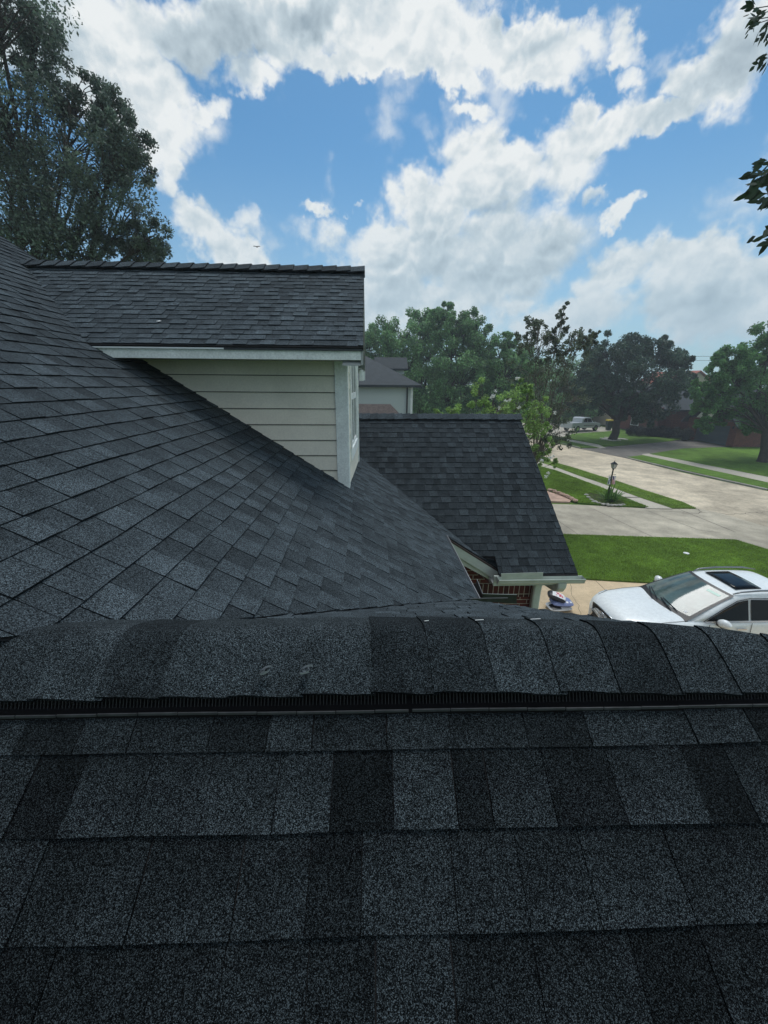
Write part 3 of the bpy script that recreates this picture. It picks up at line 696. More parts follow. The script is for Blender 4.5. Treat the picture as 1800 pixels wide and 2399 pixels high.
curl('plastic_scrap', 716, 1612, 9, 'crumpled clear plastic scrap on ridge cap beside a seam, the right of two')
for i, (px, py, L, lb) in enumerate(((1120, 1488, .012, 'short white paper strip on ridge cap, brightest of three'), (1250, 1483, .014, 'thin pale paper strip on ridge cap, rightmost of three'), (998, 1492, .006, 'tiny pale paper strip on ridge cap, leftmost of three'))):
    r = ray(px, py); Y = .93; p = r*(Y/r.y); p.z = RZ+capz(p.y-RY)+.022
    b = MB(); b.obox(p, (L, .001, 0), (0, .0022, -.001), (0, 0, .0006)); tag(b.build('paper_strip', M['white'], None), lb, 'paper strip')
b = MB(); r = ray(373, 757); tt = (RIDGE.z-KD*RIDGE.y)/(r.z-KD*r.y); p = r*tt+Vector((0, -.002, .014))
b.prism([p+Vector((-.022, 0, 0)), p+Vector((.004, -.006, -.002)), p+Vector((.024, .002, .003)), p+Vector((.002, .012, .008))], (0, 0, .002))
tag(b.build('paper_scrap', M['white'], None), 'small white scrap lying on the dormer roof shingles', 'scrap')

# ================================================================== GROUND
def slab(name, pts, top, m, depth=.2, world_=False):
    """pts: pixels (x, y) on the ground plane or world (x, y)"""
    P_ = []
    for p in pts:
        if len(p) == 3: q = Vector((p[0], p[1], 0))      # world coordinates flagged by a third element
        else: q = gnd(*p)
        P_.append(Vector((q.x, q.y, GZ+top-depth)))
    b = MB(); b.prism(P_, (0, 0, depth)); o = b.build(name, m)
    bm = bmesh.new(); bm.from_mesh(o.data); bmesh.ops.recalc_face_normals(bm, faces=bm.faces); bm.to_mesh(o.data); bm.free()
    return structure(o)
b = MB(); b.poly([(-900, -300, GZ-.09), (1500, -300, GZ-.09), (1500, 1800, GZ-.09), (-900, 1800, GZ-.09)]); structure(b.build('ground', M['lawn']))
W = lambda x, y: (x, y, 0)
# street: runs away from us on the right
slab('street', [W(24, -20), W(19.2, 10), W(18.6, 14.5), W(17.4, 18.6), W(14.2, 36), W(11.5, 48), W(6, 75), W(10, 76), W(17.2, 52), (1318, 1040), (1361, 1050), (1468, 1072), (1600, 1105), (1800, 1148), W(32, -5), W(34, -20)], -.07, M['conc_street'])
# our driveway in front of the garage (tan) and the neighbour's driveway beyond the lawn
slab('driveway', [W(-2, 3), W(-2, 12.0), (1352, 1354), (1507, 1363), W(18, 10.7), W(22, 9.5), W(22, 3)], -.05, M['conc_tan'])
slab('neighbour_driveway', [W(2, 14.9), (1319, 1251), (1724, 1264), (1800, 1286), W(18.2, 12.5), W(19.4, 11), W(17.9, 18.2), (1640, 1190), (1520, 1189), (1354, 1180), (1290, 1178), W(2, 20)], -.056, M['conc_drive'])
lawn_near = [W(1.0, 12.2), (1352, 1354), (1507, 1363), W(17.0, 10.8), W(18.3, 12.4), (1800, 1287), (1724, 1264), (1319, 1251), W(1.0, 15.2)]
slab('lawn', lawn_near, 0, M['lawn'])
island = [(1520, 1187), (1463, 1185.5), (1398, 1181), (1354, 1177), (1336, 1164), (1300, 1154), (1280, 1148), W(4, 24), W(1, 45), W(7, 52), (1300, 1101), (1354, 1121), (1408, 1141), (1466, 1166)]
slab('lawn', island, .0, M['lawn'])
verge = [(1630, 1189.5), (1573, 1189.5), (1508, 1168), (1462.7, 1151.7), (1416, 1133.6), (1354, 1113), (1300, 1093), W(11.0, 46), W(12.0, 46.5), (1300, 1083), (1347, 1096), (1408, 1115.5), (1444.6, 1126), (1499, 1144.5), (1600, 1176)]
slab('grass_verge', verge, .004, M['drygrass'])
slab('sidewalk', [(1576, 1191), (1508, 1166), (1416, 1132), (1354, 1111), (1300, 1091), W(10.8, 46), W(9.0, 46), (1300, 1104), (1354, 1124), (1408, 1144), (1466, 1169), (1520, 1190)], -.015, M['conc_walk'])
# far side of the street
slab('grass_verge', [(1316, 1030), (1405, 1048.7), (1367, 1048.7), (1322, 1041), W(16.5, 55), W(17.5, 56)], .0, M['lawn'])
slab('sidewalk', [(1318, 1026), (1403, 1041), (1420, 1049), (1405, 1050), (1316, 1031), W(17.0, 60), W(18.5, 60)], -.02, M['conc_walk'])
slab('neighbour_driveway', [(1361, 1050), (1367, 1048), (1405, 1047), (1434, 1044), (1575, 1031), (1600, 1027), (1710, 1045), (1680, 1048), (1553, 1059), (1511, 1065), (1468, 1072)], -.05, M['conc_dark'])
slab('lawn', [(1318, 1024.5), (1401, 1040.5), (1434, 1045), (1575, 1032.5), (1600, 1028), W(36, 50), W(36, 56.5), (1430, 1010), (1344, 1016)], .0, M['lawn'])
slab('neighbour_driveway', [(1430, 1009), (1344, 1015), (1318, 1023), W(20, 60), W(20, 66), W(36, 66), W(36, 56.6)], -.045, M['conc_walk'])
slab('lawn', [(1522, 1063), (1553, 1058), (1600, 1050.5), (1680, 1047.5), W(38.2, 39.6), W(60, 38), W(60, -5), W(33, 0), (1800, 1117)], .0, M['lawn'])
slab('sidewalk', [(1505, 1064), (1522, 1062), (1800, 1116), W(33.1, -2), W(31.5, -2), (1800, 1131), (1507, 1067)], -.012, M['conc_walk'])
slab('grass_verge', [(1469, 1070.5), (1507, 1066), (1800, 1130), W(31.6, -2), W(30.3, -2), (1800, 1145)], .0, M['lawn'])
kb = [(1469, 1071), (1600, 1103), (1800, 1145)]
kk = MB()
for a, b2 in (((1469, 1071), (1600, 1102)), ((1600, 1102), (1700, 1124)), ((1700, 1124), (1800, 1145.5)), ((1318, 1038.5), (1361, 1048.5))):
    p, q = gnd(*a), gnd(*b2); d = (q-p).normalized()*.5; nrm = Vector((-d.y, d.x, 0)).normalized()*.16
    if nrm.x > 0: nrm = -nrm
    kk.hexa([p+Vector((0,0,-.2)), q+Vector((0,0,-.2)), q+nrm+Vector((0,0,-.2)), p+nrm+Vector((0,0,-.2)), p+Vector((0,0,.025)), q+Vector((0,0,.025)), q+nrm+Vector((0,0,.012)), p+nrm+Vector((0,0,.012))])
structure(kk.build('kerb', M['kerb']))
# joints and cracks in the concrete
jn = MB()
def strip(pts, w_, top, wob_=0):
    pts = [gnd(*p) if len(p) == 2 else Vector((p[0], p[1], 0)) for p in pts]; P_ = []
    rnd = random.Random(len(pts)*7+int(w_*1000))
    for a, b2 in zip(pts[:-1], pts[1:]):
        n_ = max(1, int((b2-a).length/.15)) if wob_ else 1
        for i in range(n_): P_.append(a.lerp(b2, i/n_)+Vector((rnd.uniform(-1, 1)*wob_, rnd.uniform(-1, 1)*wob_, 0)))
    P_.append(pts[-1]); rws = []
    for i, p in enumerate(P_):
        d = (P_[min(i+1, len(P_)-1)]-P_[max(i-1, 0)]); d.z = 0; d.normalize(); nn = Vector((-d.y, d.x, 0))*w_/2
        rws.append([(p.x-nn.x, p.y-nn.y, GZ+top), (p.x+nn.x, p.y+nn.y, GZ+top)])
    jn.grid(rws)
strip([(1397, 1358), (1420, 1380), (1440, 1400)], .014, -.046)
strip([(1337, 1365), (1340, 1385), (1345, 1400), (1357, 1415), (1362, 1440)], .009, -.046, .03)
strip([(1390, 1190), (1530, 1255)], .022, -.052); strip([(1520, 1195), (1640, 1240), (1690, 1245)], .02, -.052); strip([(1300, 1212), (1358, 1251)], .02, -.052)
strip([(1590, 1190), (1724, 1244)], .03, -.052); strip([(1525, 1195), (1640, 1198), (1700, 1200)], .02, -.052)
strip([(1635, 1190), (1645, 1197), (1630, 1201), (1600, 1199)], .03, -.052, .05)
strip([(1459, 1165), (1504, 1164.5)], .12, -.011)
strip([(1680, 1204), (1800, 1196)], .03, -.066, .05); strip([(1560, 1168), (1800, 1250)], .02, -.066, .03)
structure(jn.build('pavement_joints', M['joint']))

# grass blades on the near lawn
def grass(name, poly, n, h, seed, wdt=.008):
    rng = np.random.default_rng(seed); P_ = np.array([[*(gnd(*p).xy if len(p) == 2 else p[:2])] for p in poly])
    lo, hi = P_.min(0), P_.max(0); pts = rng.uniform(lo, hi, (n*3, 2)); inside = np.zeros(len(pts), bool)
    j = len(P_)-1
    for i in range(len(P_)):
        xi, yi = P_[i]; xj, yj = P_[j]
        c = ((yi > pts[:,1]) != (yj > pts[:,1])) & (pts[:,0] < (xj-xi)*(pts[:,1]-yi)/(yj-yi+1e-12)+xi); inside ^= c; j = i
    pts = pts[inside][:n]; n = len(pts)
    a = rng.uniform(0, 2*np.pi, n); hh = h*rng.uniform(.6, 1.25, n); lean = rng.uniform(0, .7, n)*hh; la = rng.uniform(0, 2*np.pi, n)
    base = np.c_[pts, np.full(n, GZ-.002)]; d = np.c_[np.cos(a), np.sin(a), np.zeros(n)]*wdt
    tip = base+np.c_[np.cos(la)*lean, np.sin(la)*lean, hh]
    V = np.stack([base-d, base+d, tip], 1).reshape(-1, 3)
    tone = rng.uniform(.6, 1.5, n)
    return raw_mesh(name, V, 3, tone, M['grass'])
def raw_mesh(name, V, k, tone, m, parent=None):
    off = np.array(wloc(parent)); n = len(V)//k
    me = bpy.data.meshes.new(name); me.vertices.add(len(V)); me.vertices.foreach_set('co', (V-off).astype(np.float32).ravel())
    me.loops.add(n*k); me.loops.foreach_set('vertex_index', np.arange(n*k, dtype=np.int32))
    me.polygons.add(n); me.polygons.foreach_set('loop_start', np.arange(0, n*k, k, dtype=np.int32))
    try: me.polygons.foreach_set('loop_total', np.full(n, k, dtype=np.int32))
    except Exception: pass
    at = me.color_attributes.new('tone', 'FLOAT_COLOR', 'POINT')
    c = np.repeat(tone, k); at.data.foreach_set('color', np.c_[c, c, c, np.ones(len(c))].astype(np.float32).ravel())
    me.materials.append(m); me.update(calc_edges=True)
    o = bpy.data.objects.new(name, me); COL.objects.link(o)
    if parent: o.parent = parent
    return o
vis_lawn = [W(5.5, 11.7), (1352, 1354), (1507, 1363), W(17.0, 10.9), W(18.2, 12.4), (1800, 1287), (1724, 1264), (1319, 1251), W(6, 15.2)]
tag(grass('grass', vis_lawn, 90000, .04, 1), 'bright green mown grass of the lawn beside the white car', 'grass', kind='stuff')
tag(grass('grass', [p for p in island if len(p) == 2][:7]+[(1262, 1142), (1262, 1092)]+[p for p in island if len(p) == 2][7:], 45000, .04, 2, .014), 'bright green mown grass around the lamp post', 'grass', kind='stuff')
tag(grass('grass', [p for p in verge if len(p) == 2], 14000, .04, 3, .014), 'narrow strip of grass between street and near sidewalk', 'grass', kind='stuff')

# ================================================================== TREES
def rotm(d):
    d = Vector(d).normalized(); return d
def leaves(rng, C_, rad, n, size, up=.25, asp=.45, tone_lo=.5, tone_hi=1.6):
    """C_ (m,3) cluster centres, rad (m,) radii; n leaves in all as rhombi"""
    m = len(C_); idx = rng.integers(0, m, n)
    off = rng.normal(0, 1, (n, 3)); off /= np.linalg.norm(off, axis=1)[:, None]; off *= (rng.random(n)**.5)[:, None]
    c = C_[idx]+off*rad[idx][:, None]
    d = off*.6+rng.normal(0, .7, (n, 3)); d[:, 2] -= .15; d /= np.linalg.norm(d, axis=1)[:, None]
    nn = rng.normal(0, 1, (n, 3)); nn[:, 2] = np.abs(nn[:, 2])+up; w_ = np.cross(d, nn); w_ /= (np.linalg.norm(w_, axis=1)[:, None]+1e-9)
    s = (size*rng.uniform(.6, 1.35, n))[:, None]
    V = np.stack([c-d*s*.5, c+w_*s*asp*.5, c+d*s*.5, c-w_*s*asp*.5], 1).reshape(-1, 3)
    ct = rng.uniform(.75, 1.3, m); tone = ct[idx]*rng.uniform(tone_lo, tone_hi, n)
    return V, tone
def tree(name, label, cat, Y, base, bl, lm, nleaf, lsize, seed, trunk_r, depth=.8, group=None, cpb=14, crad=.28, bark='bark', asp=.5, fork=None, flowers=None, twig_r=.012, jit=1.0):
    """bl: blobs (px, py, radius_px) of the crown, seen at distance Y; base: world (x, y) of the foot; fork: height above ground where limbs part"""
    rng = np.random.default_rng(seed); rnd = random.Random(seed); S = Y*1.06/F
    bx, by = base; root = thing(name, label, cat, (bx, by, GZ), group)
    B = []
    for (px, py, r) in bl:
        p = atY(px, py, Y+rnd.uniform(-1, 1)*depth*r*S); B.append((p, r*S))
    cz = sum(p.z for p, r in B)/len(B); zmin = min(p.z-r for p, r in B)
    fz = GZ+fork if fork else max(GZ+1.2, zmin+.2)
    fk = Vector((bx+(sum(p.x for p, r in B)/len(B)-bx)*.15, by, fz))
    tr = MB(); base_p = Vector((bx, by, GZ-.1))
    tr.tube([base_p, base_p+Vector((0,0,.25)), base_p.lerp(fk, .4)+Vector((trunk_r*.4,0,0)), base_p.lerp(fk, .75), fk], [trunk_r*1.55, trunk_r*1.15, trunk_r, trunk_r*.92, trunk_r*.9], 9)
    C_ = []; R_ = []
    for (p, r) in B:
        L = (p-fk).length; rr = max(twig_r*1.6, trunk_r*.45*min(1, r*2.2/max(L, .1)+.25))
        m1 = fk.lerp(p, .4)+Vector((rnd.uniform(-.1, .1), rnd.uniform(-.1, .1), .10))*L; m1.z = min(m1.z, p.z+.1*L) if p.z > fk.z else m1.z
        tr.tube([fk-Vector((0,0,.1)), m1, p], [rr, rr*.6, rr*.3], 6, caps=False)
        for k in range(cpb):
            d = Vector(rng.normal(0, 1, 3)); d.normalize(); q = p+d*r*(rnd.random()**.4)*jit
            tr.tube([p.lerp(m1, .2*rnd.random()), p.lerp(q, .5)+Vector((0,0,.05*r)), q], [max(twig_r, rr*.25), twig_r, twig_r*.5], 4, caps=False)
            C_.append(q); R_.append(r*crad*rnd.uniform(.7, 1.3))
    tr.build('trunk', M[bark], root, smooth=True)
    V, tone = leaves(rng, np.array(C_), np.array(R_), nleaf, lsize, asp=asp)
    raw_mesh('crown', V, 4, tone, M[lm], root)
    if flowers:
        fc = []; 
        for (px, py) in flowers: fc.append(atY(px, py, Y-.6))
        V, tone = leaves(rng, np.array(fc), np.full(len(fc), .06), 26*len(fc), .045, asp=.9, tone_lo=.9, tone_hi=1.1)
        raw_mesh('blossom', V, 4, tone, M['blossom'], root)
    return root
# big oak behind the house, upper left
tree('oak_tree', 'large dark oak towering behind the dormer roof, upper left of view', 'tree', 14, (-12.2, 14.5),
     [(10,40,95),(62,135,50),(85,60,35),(10,250,110),(60,330,80),(175,235,45),(245,240,42),(170,330,85),(285,330,42),(265,370,65),(120,430,90),(230,450,80),(310,400,35),
      (60,530,85),(180,540,85),(290,520,65),(345,560,38),(30,420,80),(-100,200,150),(-100,430,150),(100,610,70),(230,605,60),(335,610,40),(-150,-60,140),(-30,-80,100),(-60,600,100)],
     'oak', 100000, .085, 1, .42, cpb=22, crad=.27, fork=4.6, twig_r=.010, jit=1.05)
# far live oaks beyond the neighbour's house
tree('oak_tree', 'broad grey-green live oak behind the white-sided house, nearest the dormer', 'tree', 46, (2.6, 47),
     [(880,860,50),(860,790,25),(905,810,45),(950,790,45),(990,770,40),(1010,760,30),(870,830,40),(960,860,60),(930,920,50),(1010,830,60),(1000,900,60),(985,950,40)], 'oak_far', 70000, .24, 2, .5, cpb=26, group='trees behind the neighbouring house', twig_r=.025, crad=.25, jit=1.15)
tree('oak_tree', 'tall feathery live oak rising over the ridge of the front roof', 'tree', 43, (8.5, 44),
     [(1060,770,40),(1040,745,25),(1090,775,35),(1110,810,40),(1060,830,60),(1130,850,50),(1080,900,60),(1150,900,50),(1110,950,50),(1050,960,45)], 'oak_far', 66000, .22, 3, .5, cpb=26, group='trees behind the neighbouring house', twig_r=.025, crad=.25, jit=1.15)
tree('oak_tree', 'sparse-topped live oak just left of the thin pear tree', 'tree', 40, (12.3, 41),
     [(1170,830,32),(1190,810,22),(1215,850,30),(1185,880,45),(1240,880,35),(1220,930,50),(1170,950,45),(1260,940,45)], 'oak_far', 46000, .20, 4, .4, cpb=26, group='trees behind the neighbouring house', twig_r=.025, crad=.25, jit=1.15)
tree('background_tree', 'mid green tree behind the metal pole, left of the dark magnolia', 'tree', 66, (33, 70),
     [(1330,880,45),(1300,930,50),(1360,900,45),(1340,950,50),(1395,880,35),(1270,920,40),(1400,940,50)], 'green', 20000, .38, 5, .5, cpb=14, twig_r=.04)
tree('background_tree', 'distant dull green tree low behind the far roofs at right', 'tree', 95, (75, 96),
     [(1700,880,25),(1740,890,30),(1560,900,40),(1780,880,30),(1660,905,20)], 'oak_far', 9000, .5, 6, .5, cpb=12, twig_r=.05)
for i, (x0, Y_, lb) in enumerate(((900, 78, 'hazy tree far down the street, directly behind the white-sided house'), (1010, 82, 'hazy tree far down the street, second from the white-sided house'), (1120, 76, 'hazy tree far behind the feathery oaks, third from the dormer'), (1220, 84, 'hazy tree far behind the thin pear tree'), (1330, 92, 'hazy tree farthest down the street behind the metal pole'))):
    q = atY(x0, 900, Y_)
    tree('background_tree', lb, 'tree', Y_, (q.x, Y_), [(x0-40,880,35),(x0,860,38),(x0+40,885,36),(x0-20,920,45),(x0+25,925,45),(x0,955,40),(x0+50,955,35),(x0-55,950,35)], 'oak_far', 9000, .55, 40+i, .5, cpb=12, twig_r=.05, group='distant trees down the street')
# magnolia across the street
MB0 = gnd(1435, 1031)
tree('magnolia_tree', 'round dark magnolia on a forked trunk in a ring of pale stones', 'tree', 45, (MB0.x, MB0.y),
     [(1390,840,22),(1420,825,35),(1470,825,38),(1510,820,32),(1548,815,22),(1565,835,28),(1592,850,22),(1617,842,8),(1400,870,40),(1450,870,50),(1510,870,50),(1570,880,45),(1370,910,45),(1430,920,50),(1490,920,50),(1550,920,45),(1590,900,30),(1350,925,30),(1395,930,32),(1480,955,32),(1530,955,35),(1335,925,22),(1500,970,18)],
     'magnolia', 95000, .24, 7, .42, cpb=20, crad=.26, jit=1.1, fork=2.3, asp=.5, twig_r=.03)
# bright tree at the right edge
tree('shade_tree', 'bright green leafy tree on the lawn in front of the slate garage', 'tree', 33, (gnd(1785, 1082).x, gnd(1785, 1082).y),
     [(1790,790,35),(1765,830,35),(1800,840,50),(1700,850,30),(1735,860,35),(1680,850,18),(1780,900,60),(1720,900,40),(1660,905,25),(1690,925,35),(1640,910,18),(1740,950,45),(1650,945,25),(1690,965,28),(1650,990,20),(1790,960,50),(1630,925,10),(1850,850,80),(1850,950,70),(1760,990,25)],
     'green', 80000, .17, 8, .30, cpb=20, crad=.27, jit=1.1, fork=2.6, asp=.55, twig_r=.02)
# thin dark pear and the crape myrtle near the garage roof
tree('pear_tree', 'thin upright tree with dark reddish leaves above the far end of the front roof', 'tree', 17, (7.4, 17.2),
     [(1320,730,11),(1318,760,14),(1308,785,14),(1250,755,12),(1262,775,18),(1280,790,16),(1235,800,18),(1262,810,26),(1255,835,26),(1300,820,16),(1340,800,18),(1365,790,18),(1383,790,12),(1350,815,18),(1395,790,9),(1330,840,24),(1290,860,30),(1250,880,36),(1330,880,34),(1295,920,40),(1240,930,35),(1350,930,30),(1322,955,24),(1290,980,35),(1312,1010,22),(1300,1045,18),(1270,1010,35)],
     'pear', 15000, .085, 9, .10, cpb=10, crad=.34, jit=1.75, bark='twig', fork=2.6, asp=.6, twig_r=.010)
tree('crape_myrtle', 'light green crape myrtle with white blossoms peeping over the front roof', 'tree', 13, (4.6, 13.2),
     [(1060,965,22),(1100,975,20),(1130,930,28),(1170,950,35),(1210,945,30),(1130,975,25),(1215,905,14),(1240,975,30),(1190,985,30),(1030,975,14),(1255,960,25),(1270,985,25),(1250,1020,25),(1275,1050,20),(1265,1075,16),(1300,1085,8),(1240,925,16)],
     'myrtle', 20000, .065, 10, .08, cpb=11, crad=.30, jit=1.3, bark='twig', fork=2.2, asp=.5, twig_r=.007,
     flowers=[(1213,886),(1152,932),(1157,927),(1185,939),(1170,956),(1195,937),(1216,955),(1298,1068),(1290,1072),(1270,1078),(1285,1108),(1280,1116),(1161,915),(1300,967)])
# leaves of a tree standing just outside the right edge
def spray(name, label, Y, tips, seed, root_pts, size, mname):
    rng = np.random.default_rng(seed); rnd = random.Random(seed)
    root = thing(name, label, 'tree branch', root_pts[0], None); tr = MB()
    V = []; T = []
    for (px, py, n, ang) in tips:
        p = atY(px, py, Y+rnd.uniform(-.3, .3)); tip_ = p+Vector((.35, 0, 0)); q = Vector(root_pts[0]).lerp(Vector(root_pts[1]), rnd.random())
        tr.tube([q, q.lerp(p, .6)+Vector((0,0,.12)), p], [.012, .007, .003], 5)
        for i in range(n+24):
            if i >= n: p = q.lerp(tip_, rnd.uniform(.25, .95))+Vector((0, 0, .10)); ang += rnd.uniform(-30, 30)
            a = math.radians(ang+rnd.uniform(-45, 45)); d = Vector((math.cos(a), rnd.uniform(-.5, .5), math.sin(a))).normalized()
            s = size*rnd.uniform(.7, 1.3); c = p+Vector((rnd.uniform(-1,1), rnd.uniform(-1,1), rnd.uniform(-1,1)))*size*.55
            nn = Vector((rnd.uniform(-1,1), -1, rnd.uniform(-1,1))).normalized(); w_ = d.cross(nn).normalized()*s*.17
            b0 = [c, c+d*s*.35+w_, c+d*s*.7+w_*.8, c+d*s, c+d*s*.7-w_*.8, c+d*s*.35-w_]
            V += [tuple(v) for v in b0]; T.append(rnd.uniform(.6, 1.4))
    tr.build('twig', M['bark'], root)
    raw_mesh('foliage', np.array(V), 6, np.array(T), M[mname], root)
spray('leafy_branch', 'dark leafy branch tips hanging in from the right edge, topmost in the sky', 4.5,
      [(1765,20,9,200),(1775,45,9,210),(1760,60,6,230),(1790,30,10,220),(1790,65,9,240),(1795,90,7,250),(1800,130,7,215),(1785,140,7,215),(1800,155,6,240),(1840,60,14,230),(1840,120,14,230)], 1, [(6.6, 4.8, 4.0), (6.0, 4.6, 3.2)], .075, 'near_leaf')
spray('leafy_branch', 'dark pointed leaves hanging in from the right edge, lower in the sky', 4.0,
      [(1790,400,9,215),(1775,420,9,215),(1785,440,9,220),(1795,455,9,225),(1800,390,8,215),(1830,420,16,215),(1830,460,14,225),(1798,550,5,215),(1815,545,8,215)], 2, [(5.3, 4.2, 2.6), (5.2, 4.2, 2.2)], .115, 'near_leaf')

# hedges and shrubs in front of the brick house
def shrub(px, py, w_, h_, label, seed, n=4000, d_=1.0):
    g = gnd(px, py); rng = np.random.default_rng(seed); root = thing('shrub', label, 'shrub', g, 'clipped shrubs before the brick house')
    m = 40; C_ = np.c_[rng.uniform(-w_/2, w_/2, m), rng.uniform(-d_/2, d_/2, m), rng.uniform(.2, h_, m)]+np.array(g)
    V, t = leaves(rng, C_, np.full(m, .35), n, .14); raw_mesh('foliage', V, 4, t, M['hedge'], root)
    b = MB()
    for i in range(7): b.tube([g+Vector((0,0,-.05)), Vector(C_[i])], .02, 4)
    b.build('stem', M['bark'], root)
shrub(1500, 1021, 3.2, 1.1, 'long dark hedge under the white window of the brick house', 1, 7000)
shrub(1535, 1022, 2.4, 1.0, 'dark hedge clump left of the arched entrance, against brick', 2, 5000)
shrub(1570, 1025, 2.0, 1.1, 'dark shrub below the arched entrance of the brick house', 3)
shrub(1598, 1031, 1.6, 1.25, 'rounded clipped bush at the left side of the slate garage door', 4)

# ================================================================== NEIGHBOUR HOUSES
def gable_roof(mb, x0, x1, y0, y1, ze, zr, axis='y', oh=.4):
    """roof over a rectangle; ridge along axis"""
    if axis == 'y':
        xm = (x0+x1)/2; k = (zr-ze)/(xm-x0); a, b2 = x0-oh, x1+oh; z = ze-k*oh; Y0, Y1 = y0-oh, y1+oh
        mb.hexa([(a,Y0,z-.12),(xm,Y0,zr-.12),(xm,Y1,zr-.12),(a,Y1,z-.12),(a,Y0,z),(xm,Y0,zr),(xm,Y1,zr),(a,Y1,z)])
        mb.hexa([(xm,Y0,zr-.12),(b2,Y0,z-.12),(b2,Y1,z-.12),(xm,Y1,zr-.12),(xm,Y0,zr),(b2,Y0,z),(b2,Y1,z),(xm,Y1,zr)])
    else:
        ym = (y0+y1)/2; k = (zr-ze)/(ym-y0); a, b2 = y0-oh, y1+oh; z = ze-k*oh; X0, X1 = x0-oh, x1+oh
        mb.hexa([(X0,a,z-.12),(X1,a,z-.12),(X1,ym,zr-.12),(X0,ym,zr-.12),(X0,a,z),(X1,a,z),(X1,ym,zr),(X0,ym,zr)])
        mb.hexa([(X0,ym,zr-.12),(X1,ym,zr-.12),(X1,b2,z-.12),(X0,b2,z-.12),(X0,ym,zr),(X1,ym,zr),(X1,b2,z),(X0,b2,z)])
def hip_roof(mb, x0, x1, y0, y1, ze, zr, inset):
    xm0, xm1, ym = x0+inset, x1-inset, (y0+y1)/2
    A, B_, C2, D_ = (x0,y0,ze), (x1,y0,ze), (x1,y1,ze), (x0,y1,ze); E_, G_ = (xm0,ym,zr), (xm1,ym,zr)
    mb.poly([A,B_,G_,E_]); mb.poly([B_,C2,G_]); mb.poly([C2,D_,E_,G_]); mb.poly([D_,A,E_]); mb.prism([A,D_,C2,B_], (0,0,-.15))
def windowpart(house_, mb_frame, mb_pane, name='window'):
    f = mb_frame.build(name, M['trim'], house_); mb_pane.build('pane', M['glass'], f); return f

# A: white-sided house just past our garage roof
nh = thing('neighbour_house', 'white-sided two-storey house with dark hip roof beyond the front roof ridge', 'house', (-3, 30, GZ))
b = MB(); NX = 2.95
b.box((-12, 27, GZ), (NX-.12, 35, -.15)); b.build('wall', M['siding'], nh)
b = MB(); z = GZ
while z < -.2:
    b.poly([(-3, 26.985, z), (NX-.1, 26.985, z), (NX-.1, 26.998, z+.178), (-3, 26.998, z+.178)]); b.poly([(-3, 27, z), (NX-.1, 27, z), (NX-.1, 26.985, z), (-3, 26.985, z)]); z += .178
b.build('siding', mat('pale_siding', (.52, .58, .56), .8), nh)
b = MB(); b.box((NX-.12, 26.96, GZ), (NX+.03, 27.1, -.2)); b.build('corner_board', M['trim'], nh)
b = MB(); b.tube([(NX-.35, 26.9, GZ), (NX-.35, 26.9, -.2)], .05, 8); b.build('downspout', M['black'], nh)
b = MB(); hip_roof(b, -13, NX+.55, 26.5, 35.5, -.12, 2.0, 3.9); b.build('roof', M['roof_far'], nh)
b = MB(); q = atY(905, 865, 30); b.box((q.x-.6, 29.4, .6), (q.x+1.25, 31, 1.15)); dm = b.build('dormer', mat('dormer_siding_far', (.50, .56, .54), .8), nh)
b = MB(); gable_roof(b, q.x-.6, q.x+1.25, 29.4, 31, 1.15, 1.75, 'x', .25); b.build('dormer_roof', M['roof_far'], dm)
b = MB(); hip_roof(b, -8, 3.05, 18.0, 23.2, -2.9, -1.02, 1.9); b.build('porch_roof', M['roof_brown'], nh)
b = MB(); b.box((-7.6, 18.4, GZ), (2.65, 22.8, -3.0)); b.build('porch_wall', M['brick_far'], nh)

# B: brick house across the street with the slate garage door
bh = thing('brick_house', 'red brick house across the street with slate garage door and arched entry', 'house', (42, 48, GZ))
C0 = gnd(1716, 1047); gx, gy = C0.x, C0.y                       # front corner of the garage
EH = atY(1721, 989, gy).z
b = MB()
b.box((gx, gy, GZ), (gx+9, gy+.25, EH)); b.box((gx, gy+.25, GZ), (gx+.25, gy+.85, EH)); b.box((gx, gy+5.3, GZ), (gx+.25, gy+6.4, EH)); b.box((gx, gy+.85, EH-.5), (gx+.25, gy+5.3, EH))
b.box((gx, gy+6.4, GZ), (gx+9, gy+6.6, EH))
b.box((gx-.9, gy+8, GZ), (gx+9, gy+18.5, EH+.7)); b.box((gx-1.9, gy+9.0, GZ), (gx-.8, gy+11.5, EH+.9))
b.build('wall', M['brick_far'], bh)
b = MB()
for i in range(5):
    z0 = GZ+i*.46; b.hexa([(gx+.16, gy+.85, z0), (gx+.2, gy+.85, z0), (gx+.2, gy+5.3, z0), (gx+.16, gy+5.3, z0), (gx+.16, gy+.85, z0+.45), (gx+.2, gy+.85, z0+.45), (gx+.2, gy+5.3, z0+.45), (gx+.16, gy+5.3, z0+.45)])
b.build('garage_door', M['slate'], bh)
b = MB(); gable_roof(b, gx, gx+9, gy, gy+6.6, EH, EH+3.2, 'x', .5); hip_roof(b, gx-1.6, gx+9.6, gy+7.4, gy+19.1, EH+.75, EH+4.0, 4.2); b.build('roof', M['roof_far'], bh)
b = MB(); yy = gy+10.2; b.prism([(gx-1.95, yy-.55, GZ), (gx-1.95, yy+.55, GZ), (gx-1.95, yy+.55, GZ+1.9)]+[(gx-1.95, yy+.55*math.cos(a), GZ+1.9+.55*math.sin(a)) for a in (.5, 1.0, 1.57, 2.14, 2.64)]+[(gx-1.95, yy-.55, GZ+1.9)], (.04, 0, 0)); b.build('door', M['slate'], bh)
f = MB(); p = MB(); yy = gy+14.8
